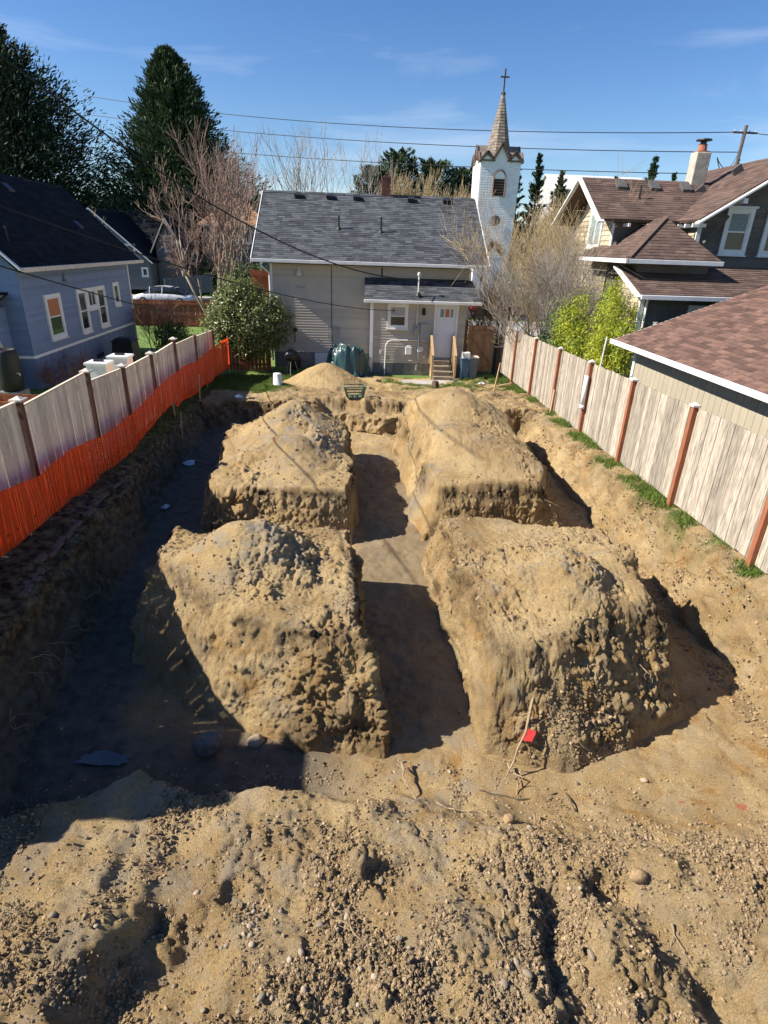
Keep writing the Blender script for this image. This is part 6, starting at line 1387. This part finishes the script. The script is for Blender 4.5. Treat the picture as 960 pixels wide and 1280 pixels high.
while len(cand) < 230:
    y = 2.3+rg.random()**1.3*2.6; x = rg.uniform(-.75*y-.3, .72*y+.4)
    wgt = .25+.75*(fbm(np.array([x]), np.array([y]), sc=1.2, oc=2, seed=91)[0] > 0)
    if rg.random() < wgt: cand.append((x, y))
cl = [(-.75+rg.normal(0, .16), 2.95+rg.normal(0, .12)) for _ in range(34)]
XY = np.array(cand+cl); Zs, _ = tz(XY[:, 0], XY[:, 1])
for i, (x, y) in enumerate(XY):
    s_ = rg.uniform(.012, .034) if rg.random() < .88 else rg.uniform(.034, .06)
    o = bpy.data.objects.new('stone', RK[i % 8]); COL.objects.link(o); s_ *= .62; o.location = (x, y, Zs[i, 0]+s_*.2); o.scale = (s_*rg.uniform(.8, 1.4), s_, s_*rg.uniform(.7, 1.1)); o.rotation_euler = (rg.normal(0, .3), rg.normal(0, .3), rg.random()*6.28)
    props(o, 'small rounded stone among the loose gravelly soil of the foreground', 'stone', 'small stones lying in the foreground soil')
# loose clods and grit: one mesh scattered over bank, heaps and pit edges
def scatter_stones(name, label, PTS, SZ, seed, m):
    """points carrying size and turn; geometry nodes set an uneven pebble on each"""
    rg = np.random.default_rng(seed); n = len(PTS)
    me = bpy.data.meshes.new(name); me.vertices.add(n); me.vertices.foreach_set('co', np.asarray(PTS, np.float32).ravel())
    sc = SZ[:, None]*rg.uniform(.7, 1.35, (n, 3)); a = me.attributes.new('size', 'FLOAT_VECTOR', 'POINT'); a.data.foreach_set('vector', sc.astype(np.float32).ravel())
    a = me.attributes.new('turn', 'FLOAT_VECTOR', 'POINT'); a.data.foreach_set('vector', rg.uniform(0, 6.28, (n, 3)).astype(np.float32).ravel())
    me.materials.append(M[m]); o = linkobj(name, me); props(o, label, 'gravel', kind='stuff')
    g = bpy.data.node_groups.new('pebbles', 'GeometryNodeTree'); g.interface.new_socket('Geometry', in_out='INPUT', socket_type='NodeSocketGeometry'); g.interface.new_socket('Geometry', in_out='OUTPUT', socket_type='NodeSocketGeometry')
    N_ = g.nodes; L_ = g.links; gi = N_.new('NodeGroupInput'); go = N_.new('NodeGroupOutput')
    ico = N_.new('GeometryNodeMeshIcoSphere'); ico.inputs['Subdivisions'].default_value = 2; ico.inputs['Radius'].default_value = 1
    nz = N_.new('ShaderNodeTexNoise'); nz.inputs['Scale'].default_value = 1.3; nz.inputs['Detail'].default_value = 4
    sb = N_.new('ShaderNodeVectorMath'); sb.operation = 'SUBTRACT'; sb.inputs[1].default_value = (.5, .5, .5); ml = N_.new('ShaderNodeVectorMath'); ml.operation = 'SCALE'; ml.inputs['Scale'].default_value = 2.3
    sp = N_.new('GeometryNodeSetPosition'); L_.new(ico.outputs['Mesh'], sp.inputs['Geometry']); L_.new(nz.outputs['Color'], sb.inputs[0]); L_.new(sb.outputs[0], ml.inputs[0]); L_.new(ml.outputs[0], sp.inputs['Offset'])
    sm = N_.new('GeometryNodeSetMaterial'); sm.inputs['Material'].default_value = M[m]; L_.new(sp.outputs[0], sm.inputs['Geometry'])
    ip = N_.new('GeometryNodeInstanceOnPoints'); L_.new(gi.outputs[0], ip.inputs['Points']); L_.new(sm.outputs[0], ip.inputs['Instance'])
    for an, sk in (('size', 'Scale'), ('turn', 'Rotation')):
        na = N_.new('GeometryNodeInputNamedAttribute'); na.data_type = 'FLOAT_VECTOR'; na.inputs['Name'].default_value = an; L_.new(na.outputs['Attribute'], ip.inputs[sk])
    L_.new(ip.outputs[0], go.inputs[0]); md = o.modifiers.new('pebbles', 'NODES'); md.node_group = g
rg = np.random.default_rng(9)
def fore(n):
    y = 1.9+rg.random(n)**1.15*3.5; x = rg.uniform(-1, 1, n)*(1.02*y+.5)+.1; d = fbm(x, y, sc=1.2, oc=3, seed=91)+.5*fbm(x, y, sc=4, oc=2, seed=95)
    fade = sst(5.2, 4.5, y+.25*d)*(1-(1-sst(4.5, 3.6, y+.5*d))*sst(1.2, 2.6, x)*.93); k = rg.random(n) < np.clip(.32+1.5*d, .05, 1)*fade; x, y = x[k], y[k]; z, _ = tz(x, y); s = .003+.013*rg.random(len(x))**3.4; return np.stack([x, y, z[:, 0]+s*.15], 1), s
P_, s_ = fore(210000); scatter_stones('gravel', 'loose gravel and grit covering the foreground soil', P_, s_, 3, 'stonegravel')
y = rg.uniform(4.2, 20.5, 26000); x = np.where(rg.random(26000) < .5, xR(y)+rg.normal(.05, .25, 26000), rg.uniform(-4.4, 6, 26000)); k = (x < 6.0) & ((rg.random(26000) < .25+.75*(x > xR(y)-.5)) | (y > 17)); x, y = x[k], y[k]; z, _ = tz(x, y); s_ = .004+.018*rg.random(len(x))**5
scatter_stones('gravel', 'scattered clods along the pit edges', np.stack([x, y, z[:, 0]+s_*.2], 1), s_, 4, 'stonegravel')
allp = []; alls = []
for (GXm, GYm, GZm), n_, hs_ in ((mNL, 26000, 91), (mNR, 26000, 92), (mFL, 9000, 93), (mFR, 8000, 94)):
    r_, c_ = GXm.shape; i = rg.integers(0, r_-1, n_); j = rg.integers(0, c_-1, n_); x, y, z = GXm[i, j], GYm[i, j], GZm[i, j]
    k = (z > floor_level(y)+.02) & (rg.random(n_) < np.clip(.25+1.8*fbm(x, y, z, sc=1.3, oc=2, seed=hs_), .03, 1)); x, y, z = x[k], y[k], z[k]
    allp.append(np.stack([x, y, z], 1)); alls.append((.004+.018*rg.random(len(x))**5)*(1 if hs_ < 93 else 1.4))
scatter_stones('gravel', 'crumbs of soil rolling down the four heaps', np.concatenate(allp), np.concatenate(alls), 6, 'stonegravel')
# ---------------------------------------------------------------- roots
def root(label, pts, r, m='straw', group=None, drop=True, forks=2, seed=0):
    rg = np.random.default_rng(seed); b = MB(); P = []
    for (x, y, dz) in pts: P.append(np.array([x, y, (ground_z(x, y)-.012 if drop else 0)+dz]))
    Q = []
    for i in range(len(P)-1):
        for f in (0, .33, .66): Q.append(P[i]+(P[i+1]-P[i])*f+rg.normal(0, r*.9, 3))
    Q.append(P[-1]); b.tube([tuple(q) for q in Q], list(np.linspace(r, r*.4, len(Q))), 6)
    for k in range(forks):
        i = int(rg.integers(1, len(Q)-1)); d = rg.normal(0, .10, 3); b.tube([tuple(Q[i]), tuple(Q[i]+d*.6), tuple(Q[i]+d+rg.normal(0, .03, 3))], [r*.5, r*.35, r*.2], 5)
    single('root', b, M[m], label, 'root', group)
def W(a, z): return a
root('long thick pale root leaning against the front of the near right heap', [(2.32, 5.45, -.10), (2.05, 5.0, -.55), (1.82, 4.75, -.93)], .022, drop=False, seed=1)
root('crooked pale root standing out of the scraped clay between the near heaps', [(.66, 4.95, .12), (.62, 4.7, .16), (.74, 4.45, .02)], .017, seed=2)
root('forked pale root just in front of the near right heap', [(1.85, 4.95, .08), (1.95, 4.7, .12), (1.90, 4.55, .02)], .014, seed=3)
root('thin grey root lying on the clay at the edge of the gravel', [(.95, 4.35, .03), (1.10, 4.2, .03), (1.35, 4.18, .03), (1.45, 4.1, .0)], .010, seed=4)
root('curved pale root on the foreground soil right of centre', [(1.37, 3.12, .03), (1.27, 2.9, .05), (1.20, 2.72, .03), (1.28, 2.55, .0)], .010, seed=5)
root('pale root stub beside the cracked clay', [(1.95, 4.15, .12), (1.93, 4.05, .02)], .014, forks=0, seed=6)
root('dark root lying across the scraped clay', [(1.5, 4.62, .02), (1.9, 4.5, .02), (2.25, 4.55, .02), (2.5, 4.62, .02)], .012, 'rootdark', seed=7)
root('dark root pointing towards the camera on the clay', [(2.5, 4.6, .02), (2.48, 4.3, .02)], .014, 'rootdark', forks=0, seed=8)
root('pale twig among stones in the middle foreground', [(-.10, 2.95, .02), (0, 2.9, .04), (.05, 2.8, .03), (.0, 2.7, .02)], .007, seed=9)
root('pale twig at the lower right edge', [(2.75, 2.9, .06), (2.72, 2.78, .02)], .010, seed=10)
root('white root hanging out at the right foot of the near left heap', [(.22, 6.0, .50), (.30, 5.85, .46), (.42, 5.75, .42)], .009, seed=11)
root('thin root on the right flank of the near right heap', [(3.6, 5.6, -.05), (3.7, 5.5, -.12), (3.72, 5.45, -.2)], .007, drop=False, seed=12)
rg = np.random.default_rng(31); b = MB()
for k in range(150):                                              # fine roots hanging from the pit walls
    y = rg.uniform(5, 19); side = rg.random()
    if side < .75: x = float(xL(y))-.12; dx = .10
    else: x = float(xR(y))+.2; dx = -.10
    z = ground_z(x, y)+rg.uniform(-.35, -.02); n = 4; P = [np.array([x, y, z])]
    for i in range(n): P.append(P[-1]+np.array([dx*rg.uniform(.2, 1), rg.normal(0, .09), rg.uniform(-.12, .02)]))
    b.tube([tuple(p) for p in P], [.006, .005, .004, .003, .002], 4)
for (GXm, GYm, GZm), n_ in ((mNL, 26), (mNR, 40), (mFL, 20), (mFR, 16)):
    r_, c_ = GXm.shape
    for k in range(n_):
        i = int(rg.integers(5, r_//3)); j = int(rg.integers(20, c_-20)); p = np.array([GXm[i, j], GYm[i, j], GZm[i, j]])
        if p[2] < -.75 or p[2] > .5: continue
        P = [p]; 
        for q in range(4): P.append(P[-1]+np.array([rg.normal(0, .06), -rg.uniform(0, .05), rg.uniform(-.07, .02)]))
        b.tube([tuple(v) for v in P], [.006, .005, .004, .003, .002], 4)
single('fine_roots', b, M['straw'], 'thin hairy roots hanging out of the pit walls and heap fronts', 'roots', kind='stuff')
b = MB(); 
pr = np.array([2.14, 5.12, -.62]); b.add([(2.02, 5.06, -.70), (2.16, 5.02, -.70), (2.22, 5.08, -.60), (2.10, 5.12, -.58), (2.04, 5.0, -.66)], [(0, 1, 2, 3), (0, 4, 1)]); single('red_scrap', b, M['redmark'], 'small scrap of red tape at the foot of the near right heap', 'scrap')
# ---------------------------------------------------------------- poles and wires
def wire(label, p, q, sag, r, grp=None, n=24, ext=0):
    P, Q = Vector(p), Vector(q); b = MB(); pts = []
    for i in range(n+1):
        t = -ext+(1+ext)*i/n; v = P.lerp(Q, t); v.z -= sag*4*t*(1-t); pts.append(v)
    b.tube(pts, r, 5); single('power_line', b, M['wire'], label, 'cable', grp)
wire('thick black service cable sloping down from the upper left to the porch mast', (-6.75, 14, 7.66), (2.50, 24.02, 3.45), .95, .020, ext=.35)
wire('middle black cable passing over the blue house roof to the porch wall', (-5.26, 10, 4.95), (1.62, 24.0, 2.3), .35, .012, ext=.3)
wire('lowest black cable crossing the blue house wall to the rhododendron', (-5.45, 10, 4.12), (-5.93, 23.5, 1.82), .05, .014, ext=.3)
upart('wall_bracket', M['greymetal'], lambda b: b.fbox(fp, .78, .86, .02, .1, 2.22, 2.34))
PL = (-21.9, 58, 0); PR = (33.9, 58, 0)
def pole(label, x, y, z1, lean, r):
    t = thing('utility_pole', label, 'pole', (x, y, 0)); b = MB(); b.tube([(x, y, 0), (x+lean, y, z1)], [r*1.3, r], 8); b.build('pole_shaft', M['pole'], t)
    if lean == 0: return
    b = MB(); b.box(x+lean-1.1, x+lean+1.1, y-.06, y+.06, z1-.62, z1-.48); b.build('crossarm', M['pole'], t)
    for dx in (-.95, -.4, .4, .95): b = MB(); b.lathe((x+lean+dx, y, z1-.48), [(.04, 0), (.06, .06), (.03, .12)], 8); b.build('insulator', M['pipe'], t)
pole('utility pole standing at the right above the brown roof', 33.6, 58, 15.1, .25, .14)
for k, (zl, zr, sg_) in enumerate(((21.6, 14.6, 1.31), (19.5, 13.1, 1.0), (16.7, 11.4, .75))):
    wire(('topmost', 'second', 'lowest')[k]+' long power line crossing the sky', (-36, 95, zl), (33.85, 58, zr), sg_, .036, 'power lines along the far street', n=40)
wire('power line running off to the right from the right pole', (33.85, 58, 14.6), (60, 52, 13.8), .6, .03)
wire('pair of pale service lines from church tower to brown house', (14, 55.4, 8.3), (24, 60, 8.9), .3, .03)
for zz_ in (13.6, 12.2): wire('slack service line from the right pole down to the brown house', (33.85, 58, zz_), (13.2, 24, 7.9), .9, .018, 'service lines to the brown house')
